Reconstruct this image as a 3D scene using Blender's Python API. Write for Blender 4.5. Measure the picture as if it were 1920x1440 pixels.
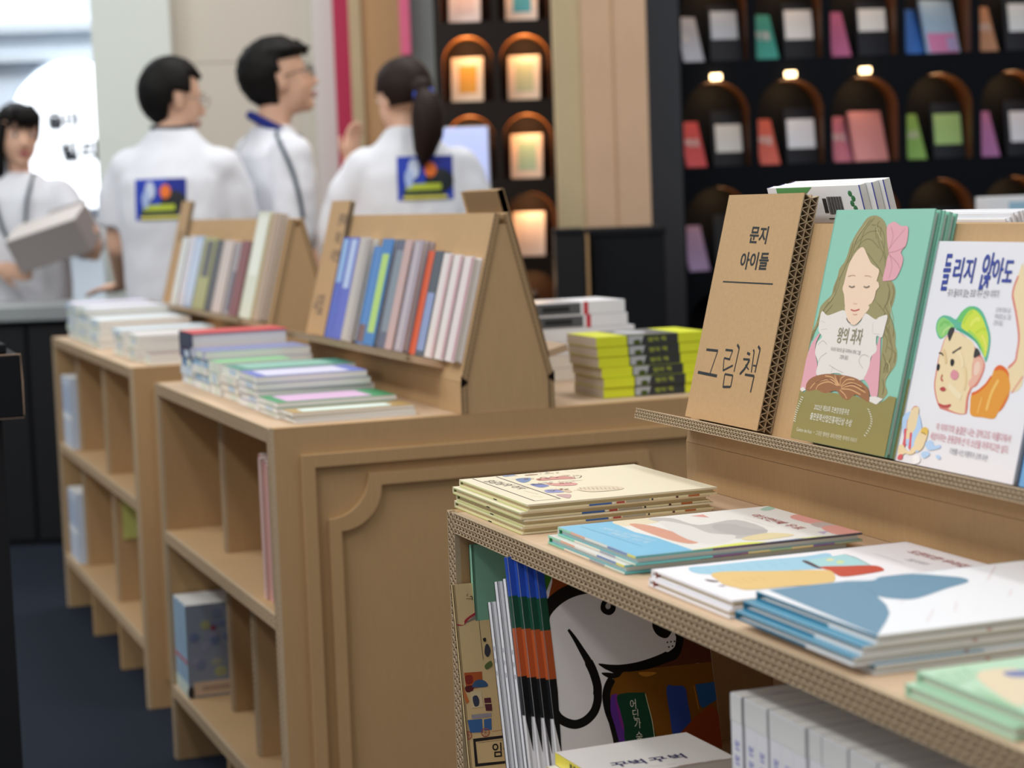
import bpy, bmesh, math, random
from mathutils import Vector, Matrix, noise
from mathutils.geometry import tessellate_polygon
from mathutils.bvhtree import BVHTree
random.seed(7)
SC = bpy.context.scene
COL = SC.collection
for o in list(bpy.data.objects):
    bpy.data.objects.remove(o)

# ------------------------------------------------------------------ camera
YAW, PITCH, ROLL = 0.356039, 0.0936807, -0.0360900
fw = Vector((math.sin(YAW)*math.cos(PITCH), math.cos(YAW)*math.cos(PITCH), -math.sin(PITCH)))
r0 = Vector((math.cos(YAW), -math.sin(YAW), 0)); u0 = r0.cross(fw)
rt = r0*math.cos(ROLL)+u0*math.sin(ROLL); up = -r0*math.sin(ROLL)+u0*math.cos(ROLL)
cam = bpy.data.cameras.new('camera'); camo = bpy.data.objects.new('camera', cam); COL.objects.link(camo)
M = Matrix((rt, up, -fw)).transposed().to_4x4(); M.translation = (0, 0, 1.23)
camo.matrix_world = M
cam.sensor_width = 36; cam.lens = 36*3700/1920; cam.clip_end = 60; cam.clip_start = .05
cam.dof.use_dof = True; cam.dof.focus_distance = 2.36; cam.dof.aperture_fstop = 5.2
SC.camera = camo

# ------------------------------------------------------------------ light
w = bpy.data.worlds.new('hall_air'); SC.world = w; w.use_nodes = True
w.node_tree.nodes['Background'].inputs[0].default_value = (.96, .98, 1, 1)
w.node_tree.nodes['Background'].inputs[1].default_value = .9
def area(name, loc, sx, sy, power, col=(1, .985, .96), rot=(0, 0, 0)):
    l = bpy.data.lights.new(name, 'AREA'); l.shape = 'RECTANGLE'; l.size = sx; l.size_y = sy; l.energy = power; l.color = col
    o = bpy.data.objects.new(name, l); COL.objects.link(o); o.location = loc; o.rotation_euler = rot
    return o
for x, y in ((-2.2, .6), (-2.2, 2.3), (-2.2, 4.2), (-1.4, 6.2)):
    area('ceiling_strip_light', (x, y, 4.4), .45, 1.0, 62, rot=(0, -.6, 0))
for x, y in ((2.4, 1.2), (2.4, 3.4), (2.6, 5.4)):
    area('ceiling_strip_light', (x, y, 4.3), .5, 1.0, 40)
area('ceiling_strip_light', (-.6, 2.2, 4.4), .5, 1.0, 60)
for y in (1.4, 3.4):
    area('left_fill_light', (-3.9, y, 3.1), .4, 1.2, 22, rot=(0, -1.0, 0))  # unseen low fill, added on the left to brighten the shelf spines
area('hall_light', (2.2, 6.9, 4.4), 2.0, .6, 90)
area('hall_light', (1.6, 12.2, 4.6), 4, 2, 430, (.92, .97, 1))
vs = SC.view_settings; vs.view_transform = 'Standard'; vs.look = 'None'; vs.exposure = -0.9; vs.gamma = 1; vs.use_curve_mapping = False
SC.render.film_transparent = False

# ------------------------------------------------------------------ materials
def lin(c):
    return tuple((v/12.92 if v <= .04045 else ((v+.055)/1.055)**2.4) for v in c)
def rgb(h):
    return lin(tuple(int(h[i:i+2], 16)/255 for i in (0, 2, 4)))
MC = {}
def mat(h, rough=.6, spec=.3, metal=0, emit=0, noise_amt=0, scale=60, coat=0):
    key = (h, rough, spec, metal, emit, noise_amt, scale, coat)
    if key in MC: return MC[key]
    m = bpy.data.materials.new('paint_'+h); m.use_nodes = True
    nt = m.node_tree; b = nt.nodes['Principled BSDF']; c = rgb(h)
    b.inputs['Base Color'].default_value = (*c, 1); b.inputs['Roughness'].default_value = rough
    b.inputs['Specular IOR Level'].default_value = spec; b.inputs['Metallic'].default_value = metal
    b.inputs['Coat Weight'].default_value = coat; b.inputs['Coat Roughness'].default_value = .15
    if emit:
        b.inputs['Emission Color'].default_value = (*c, 1); b.inputs['Emission Strength'].default_value = emit
    if noise_amt:
        n = nt.nodes.new('ShaderNodeTexNoise'); n.inputs['Scale'].default_value = scale; n.inputs['Detail'].default_value = 5
        t = nt.nodes.new('ShaderNodeTexCoord'); mx = nt.nodes.new('ShaderNodeMix'); mx.data_type = 'RGBA'
        mx.inputs[6].default_value = (*[v*(1-noise_amt) for v in c], 1); mx.inputs[7].default_value = (*[min(1, v*(1+noise_amt)) for v in c], 1)
        nt.links.new(t.outputs['Object'], n.inputs['Vector']); nt.links.new(n.outputs['Fac'], mx.inputs[0]); nt.links.new(mx.outputs[2], b.inputs['Base Color'])
    MC[key] = m
    return m
def kraft(h, stretch=(7, 7, .8)):
    key = ('kraft', h, stretch)
    if key in MC: return MC[key]
    m = mat(h, .72, .25, noise_amt=.001, scale=2).copy(); m.name = 'kraft_board'
    nt = m.node_tree; b = nt.nodes['Principled BSDF']
    for n in list(nt.nodes):
        if n.type in ('TEX_NOISE', 'MIX', 'TEX_COORD'): nt.nodes.remove(n)
    c = rgb(h); t = nt.nodes.new('ShaderNodeTexCoord')
    mp = nt.nodes.new('ShaderNodeMapping'); mp.inputs['Scale'].default_value = stretch
    n1 = nt.nodes.new('ShaderNodeTexNoise'); n1.inputs['Scale'].default_value = 26; n1.inputs['Detail'].default_value = 6
    n2 = nt.nodes.new('ShaderNodeTexNoise'); n2.inputs['Scale'].default_value = 420; n2.inputs['Detail'].default_value = 3
    n3 = nt.nodes.new('ShaderNodeTexNoise'); n3.inputs['Scale'].default_value = 3.2; n3.inputs['Detail'].default_value = 2
    a1 = nt.nodes.new('ShaderNodeMath'); a1.operation = 'ADD'; a2 = nt.nodes.new('ShaderNodeMath'); a2.operation = 'ADD'
    nt.links.new(t.outputs['Object'], mp.inputs[0]); nt.links.new(mp.outputs[0], n1.inputs['Vector'])
    nt.links.new(t.outputs['Object'], n2.inputs['Vector']); nt.links.new(t.outputs['Object'], n3.inputs['Vector'])
    nt.links.new(n1.outputs[0], a1.inputs[0]); nt.links.new(n2.outputs[0], a1.inputs[1]); nt.links.new(a1.outputs[0], a2.inputs[0]); nt.links.new(n3.outputs[0], a2.inputs[1])
    r = nt.nodes.new('ShaderNodeMapRange'); r.inputs[1].default_value = 1.0; r.inputs[2].default_value = 2.0
    mx = nt.nodes.new('ShaderNodeMix'); mx.data_type = 'RGBA'
    mx.inputs[6].default_value = (*[v*.92 for v in c], 1); mx.inputs[7].default_value = (*[v*1.08 for v in c], 1)
    nt.links.new(a2.outputs[0], r.inputs[0]); nt.links.new(r.outputs[0], mx.inputs[0]); nt.links.new(mx.outputs[2], b.inputs['Base Color'])
    bp = nt.nodes.new('ShaderNodeBump'); bp.inputs['Strength'].default_value = .12; bp.inputs['Distance'].default_value = .0006
    nt.links.new(n1.outputs[0], bp.inputs['Height']); nt.links.new(bp.outputs[0], b.inputs['Normal'])
    MC[key] = m
    return m
KR = kraft('bd9c73'); KRD = kraft('b6946a'); KRP = kraft('ceb294', (1, 6, 1)); FLD = mat('86725a', .85, .1, noise_amt=.2, scale=200); FL = mat('bda88c', .8, .1, noise_amt=.15, scale=200)
def glossy(h): return mat(h, .38, .4)
def stripes(h1, h2, scale, axis='Z', rough=.8):
    """page edges: fine sheets as a wave bump/colour"""
    key = ('str', h1, h2, scale, axis)
    if key in MC: return MC[key]
    m = bpy.data.materials.new('page_edges'); m.use_nodes = True; nt = m.node_tree; b = nt.nodes['Principled BSDF']
    b.inputs['Roughness'].default_value = rough; b.inputs['Specular IOR Level'].default_value = .15
    t = nt.nodes.new('ShaderNodeTexCoord'); wv = nt.nodes.new('ShaderNodeTexWave'); wv.bands_direction = axis
    wv.inputs['Scale'].default_value = scale; wv.inputs['Distortion'].default_value = 1.5; wv.inputs['Detail'].default_value = 2
    mx = nt.nodes.new('ShaderNodeMix'); mx.data_type = 'RGBA'
    mx.inputs[6].default_value = (*rgb(h1), 1); mx.inputs[7].default_value = (*rgb(h2), 1)
    nt.links.new(t.outputs['Object'], wv.inputs['Vector']); nt.links.new(wv.outputs[0], mx.inputs[0]); nt.links.new(mx.outputs[2], b.inputs['Base Color'])
    MC[key] = m
    return m
PAGE = stripes('ece6da', 'd9d1c2', 900); PAGEC = stripes('e0cfa8', 'c8b488', 900); PAGEW = stripes('f1f0ec', 'dcdad4', 900)

# ------------------------------------------------------------------ mesh builder
class MB:
    def __init__(s): s.v = []; s.f = []; s.mi = []; s.mats = []
    def m(s, material):
        if material not in s.mats: s.mats.append(material)
        return s.mats.index(material)
    def add(s, vs, fs, material):
        k = len(s.v); i = s.m(material); s.v += [tuple(v) for v in vs]
        for f in fs: s.f.append(tuple(k+j for j in f)); s.mi.append(i)
    def box(s, x0, x1, y0, y1, z0, z1, material):
        s.add([(x0,y0,z0),(x1,y0,z0),(x1,y1,z0),(x0,y1,z0),(x0,y0,z1),(x1,y0,z1),(x1,y1,z1),(x0,y1,z1)],
              [(3,2,1,0),(4,5,6,7),(0,1,5,4),(1,2,6,5),(2,3,7,6),(3,0,4,7)], material)
    def prism(s, poly, d0, d1, material, axes=None, capmat=None):
        """poly: 2-D outline in the first two axes, extruded d0..d1 on the third"""
        A, B, C = axes or (Vector((1,0,0)), Vector((0,1,0)), Vector((0,0,1)))
        n = len(poly); P = lambda d: [A*p[0]+B*p[1]+C*d for p in poly]
        vs = P(d0)+P(d1)
        s.add(vs, [(i, (i+1) % n, n+(i+1) % n, n+i) for i in range(n)], material)
        tri = tessellate_polygon([[Vector((p[0], p[1], 0)) for p in poly]])
        s.add(vs, [t for t in tri]+[tuple(n+j for j in reversed(t)) for t in tri], capmat or material)
    def tube(s, pts, r, material, n=8, caps=True):
        pts = [Vector(p) for p in pts]; rs = r if isinstance(r, (list, tuple)) else [r]*len(pts)
        rings = []; nrm = None
        for i, p in enumerate(pts):
            t = (pts[min(i+1, len(pts)-1)]-pts[max(i-1, 0)]).normalized()
            if nrm is None: nrm = t.orthogonal().normalized()
            nrm = (nrm-t*nrm.dot(t)).normalized(); b = t.cross(nrm)
            rings.append([p+(nrm*math.cos(2*math.pi*k/n)+b*math.sin(2*math.pi*k/n))*rs[i] for k in range(n)])
        vs = [v for q in rings for v in q]; fs = []
        for i in range(len(pts)-1):
            for k in range(n): fs.append((i*n+k, i*n+(k+1) % n, (i+1)*n+(k+1) % n, (i+1)*n+k))
        if caps: fs += [tuple(reversed(range(n))), tuple((len(pts)-1)*n+k for k in range(n))]
        s.add(vs, fs, material)
    def ball(s, c, r, material, R=None, nu=16, nv=10, fn=None):
        c = Vector(c); r = r if isinstance(r, (list, tuple)) else (r, r, r); vs = []; fs = []
        for j in range(nv+1):
            th = math.pi*j/nv
            for i in range(nu):
                ph = 2*math.pi*i/nu
                d = Vector((math.sin(th)*math.cos(ph), math.sin(th)*math.sin(ph), math.cos(th)))
                p = Vector((d.x*r[0], d.y*r[1], d.z*r[2]))
                if fn: p = p*fn(d)
                if R is not None: p = R @ p
                vs.append(c+p)
        for j in range(nv):
            for i in range(nu): fs.append((j*nu+i, (j+1)*nu+i, (j+1)*nu+(i+1) % nu, j*nu+(i+1) % nu))
        s.add(vs, fs, material)
    def mesh(s, name):
        me = bpy.data.meshes.new(name); me.from_pydata(s.v, [], s.f)
        for m in s.mats: me.materials.append(m)
        me.polygons.foreach_set('material_index', s.mi); me.update()
        return me
    def build(s, name, parent=None, smooth=False, bevel=0, fix=False):
        me = s.mesh(name)
        if fix or bevel or smooth:
            bm = bmesh.new(); bm.from_mesh(me)
            bmesh.ops.remove_doubles(bm, verts=bm.verts, dist=1e-5); bmesh.ops.recalc_face_normals(bm, faces=bm.faces); bm.to_mesh(me); bm.free()
        if smooth: me.polygons.foreach_set('use_smooth', [True]*len(me.polygons))
        o = bpy.data.objects.new(name, me); COL.objects.link(o)
        if parent: o.parent = parent
        if bevel:
            b = o.modifiers.new('edge', 'BEVEL'); b.width = bevel; b.segments = 2; b.limit_method = 'ANGLE'
        return o
def tag(o, label, cat, group=None, kind=None):
    if label: o['label'] = label
    if cat: o['category'] = cat
    if group: o['group'] = group
    if kind: o['kind'] = kind
    return o
def empty(name, mtx=None, loc=None, rz=0):
    o = bpy.data.objects.new(name, None); COL.objects.link(o); o.empty_display_size = .05
    if mtx is not None: o.matrix_world = mtx
    else: o.location = loc or (0, 0, 0); o.rotation_euler = (0, 0, rz)
    return o
def thing(name, label, cat, group=None, **k): return tag(empty(name, **k), label, cat, group)
def struct(mb, name, label=None, **k):
    o = mb.build(name, **k); o['kind'] = 'structure'
    if label: o['label'] = label
    return o
def frame(O, U, V, N):
    m = Matrix((Vector(U), Vector(V), Vector(N))).transposed().to_4x4(); m.translation = Vector(O)
    return m
def copy_thing(src, mtx, label=None, group=None):
    r = src.copy(); COL.objects.link(r); r.matrix_world = mtx
    if label: r['label'] = label
    if group: r['group'] = group
    for ch in kids.get(src.name, []):
        c = ch.copy(); COL.objects.link(c); c.parent = r
    return r
kids = {}
X, Y, Z = Vector((1,0,0)), Vector((0,1,0)), Vector((0,0,1))

# ------------------------------------------------------------------ printed art on covers
def smooth_closed(P, k=4):
    n = len(P); out = []
    for i in range(n):
        a, b, c, d = P[i-1], P[i], P[(i+1) % n], P[(i+2) % n]
        for t in range(k):
            t /= k
            out.append(tuple(.5*((2*b[q])+(-a[q]+c[q])*t+(2*a[q]-5*b[q]+4*c[q]-d[q])*t*t+(-a[q]+3*b[q]-3*c[q]+d[q])*t**3) for q in (0, 1)))
    return out
def smooth_open(P, k=5):
    if len(P) < 3: return P
    Q = [P[0]]+P+[P[-1]]; out = []
    for i in range(1, len(Q)-2):
        a, b, c, d = Q[i-1], Q[i], Q[i+1], Q[i+2]
        for t in range(k):
            t /= k
            out.append(tuple(.5*((2*b[q])+(-a[q]+c[q])*t+(2*a[q]-5*b[q]+4*c[q]-d[q])*t*t+(-a[q]+3*b[q]-3*c[q]+d[q])*t**3) for q in (0, 1)))
    return out+[P[-1]]
def ribbon(P, w):
    P = smooth_open(P); n = len(P); L = []; R = []
    for i in range(n):
        a, b = P[max(i-1, 0)], P[min(i+1, n-1)]
        dx, dy = b[0]-a[0], b[1]-a[1]; l = math.hypot(dx, dy) or 1
        k = (w[0]+(w[1]-w[0])*i/(n-1))/2 if isinstance(w, tuple) else w/2*(.55 if i in (0, n-1) else 1)
        L.append((P[i][0]-dy/l*k, P[i][1]+dx/l*k)); R.append((P[i][0]+dy/l*k, P[i][1]-dx/l*k))
    return L, R
def text(parent, name, s, size, loc, angle=0, sx=1, h='222222', bold=0, rough=.5, rot=None, align='LEFT'):
    c = bpy.data.curves.new(name, 'FONT'); c.body = s; c.size = 1; c.offset = bold; c.resolution_u = 3; c.align_x = align
    c.materials.append(mat(h, rough)); q = bpy.data.objects.new(name, c); me = bpy.data.meshes.new_from_object(q); me.name = name
    bpy.data.objects.remove(q); o = bpy.data.objects.new(name, me); COL.objects.link(o); o.parent = parent
    o.location = loc; o.rotation_euler = rot or (0, 0, angle); o.scale = (sx, size, 1)
    return o
def natural(s): return sum(.92 if ord(c) > 0x2e80 else .278 if c == ' ' else .3 if c in '.,·' else .6 for c in s)
def art(parent, key, t, w, h, name='cover_print', rough=.42, cuts=()):
    mb = MB(); z = t+.00015; cnt = 0
    clamp = lambda p: (min(max(p[0], .0003), w-.0003), min(max(p[1], .0003), h-.0003))
    for i, e in enumerate(ART[key]):
        z += .000012
        if e[0] == 't':
            u, v, u2, v2 = [q/10000 for q in e[3]]; L = math.hypot(u2-u, v2-v)
            text(parent, 'lettering', e[2], e[4]/1000/.86, (u, v, z+.0001), math.atan2(v2-v, u2-u), L/natural(e[2]), e[1], e[5])
            continue
        if cnt in cuts and mb.f: mb.build(name, parent); mb = MB()
        cnt += 1
        raw = e[2] if e[0] in 'pq' else e[3]
        P = [(raw[j]/10000, raw[j+1]/10000) for j in range(0, len(raw), 2)]
        if e[0] == 'l':
            L, R = ribbon(P, tuple(q/1000 for q in e[2]) if isinstance(e[2], tuple) else e[2]/1000); n = len(L)
            vs = [(*clamp(p), z) for p in L+R]
            mb.add(vs, [(j, j+1, n+j+1, n+j) for j in range(n-1)], mat(e[1], rough))
        else:
            if e[0] == 'p': P = smooth_closed(P)
            P = [clamp(p) for p in P]
            q = [P[0]]
            for p in P[1:]:
                if math.hypot(p[0]-q[-1][0], p[1]-q[-1][1]) > 2e-4: q.append(p)
            if len(q) < 3: continue
            tri = tessellate_polygon([[Vector((p[0], p[1], 0)) for p in q]])
            mb.add([(p[0], p[1], z) for p in q], tri, mat(e[1], rough))
    if mb.f: mb.build(name, parent)

# ------------------------------------------------------------------ books
BK = {}
def book(label, group, O, U, V, N, w, h, t, spine='L', cover='eeeeee', spinec=None, page=None, hard=True, name='book', back=None, gloss=.4):
    page = page or PAGE; key = (round(w, 4), round(h, 4), round(t, 4), spine, cover, spinec, page.name, hard, back, gloss)
    m = frame(O, U, V, N)
    r = empty(name, m); tag(r, label, 'book', group)
    if key in BK:
        for nm, me in BK[key]:
            c = bpy.data.objects.new(nm, me); COL.objects.link(c); c.parent = r
        return r
    bt = .0022 if hard else .0005; g = .0035 if hard else .0004
    cm = mat(cover, gloss, .4); sm = mat(spinec or cover, gloss, .4); bm_ = mat(back or cover, gloss, .4)
    mb = MB(); mb.box(0, w, 0, h, t-bt, t, cm); mb.box(0, w, 0, h, 0, bt, bm_)
    s = {'L': (0, bt*1.2, 0, h), 'R': (w-bt*1.2, w, 0, h), 'B': (0, w, 0, bt*1.2), 'T': (0, w, h-bt*1.2, h)}[spine]
    mb.box(*s, 0, t, sm)
    a = mb.build('cover', r, fix=False)
    p = {'L': (bt*1.3, w-g, g, h-g), 'R': (g, w-bt*1.3, g, h-g), 'B': (g, w-g, bt*1.3, h-g), 'T': (g, w-g, g, h-bt*1.3)}[spine]
    mp = MB(); mp.box(*p, bt*1.02, t-bt*1.02, page); b = mp.build('page_block', r)
    BK[key] = [('cover', a.data), ('page_block', b.data)]
    kids[r.name] = [a, b]
    return r
ORD = ('topmost', 'second from top', 'third from top', 'fourth from top', 'fifth from top', 'sixth from top', 'seventh from top', 'eighth from top', 'ninth from top', 'tenth from top')
NTH = ('first', 'second', 'third', 'fourth', 'fifth', 'sixth', 'seventh', 'eighth', 'ninth', 'tenth', 'eleventh', 'twelfth', 'thirteenth', 'fourteenth')

# ------------------------------------------------------------------ corrugated cut edge
def corr(mb, O, A, T, N, L, th, n, pitch, depth, m, rib=.0007, liner=.0009):
    """a cut corrugated edge: n layers of zigzag flutes between liners; O = corner, A along, T across, N outward; cells sink by depth"""
    O, A, T, N = Vector(O), Vector(A), Vector(T), Vector(N); lay = th/n
    for k in range(n+1):
        c = min(max(k*lay, liner/2), th-liner/2); a0, a1 = c-liner/2, c+liner/2
        vs = [O+T*a0, O+A*L+T*a0, O+A*L+T*a1, O+T*a1]; vb = [v-N*depth for v in vs]
        mb.add(vs+vb, [(0, 1, 2, 3), (0, 4, 5, 1), (3, 2, 6, 7)], m)
    cnt = max(2, int(L/pitch*2)); st = L/cnt
    for k in range(n):
        lo, hi = k*lay+liner/2, (k+1)*lay-liner/2; ph = k % 2
        for i in range(cnt):
            x0, x1 = i*st, (i+1)*st; y0, y1 = (lo, hi) if (i+ph) % 2 == 0 else (hi, lo)
            l = math.hypot(x1-x0, y1-y0); px = rib/2*abs(y1-y0)/l+1e-4
            vs = [O+A*(x0-px)+T*y0, O+A*(x0+px)+T*y0, O+A*(x1+px)+T*y1, O+A*(x1-px)+T*y1]; vb = [v-N*depth for v in vs]
            mb.add(vs+vb, [(0, 1, 2, 3), (0, 4, 7, 3), (1, 2, 6, 5)], m)
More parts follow.
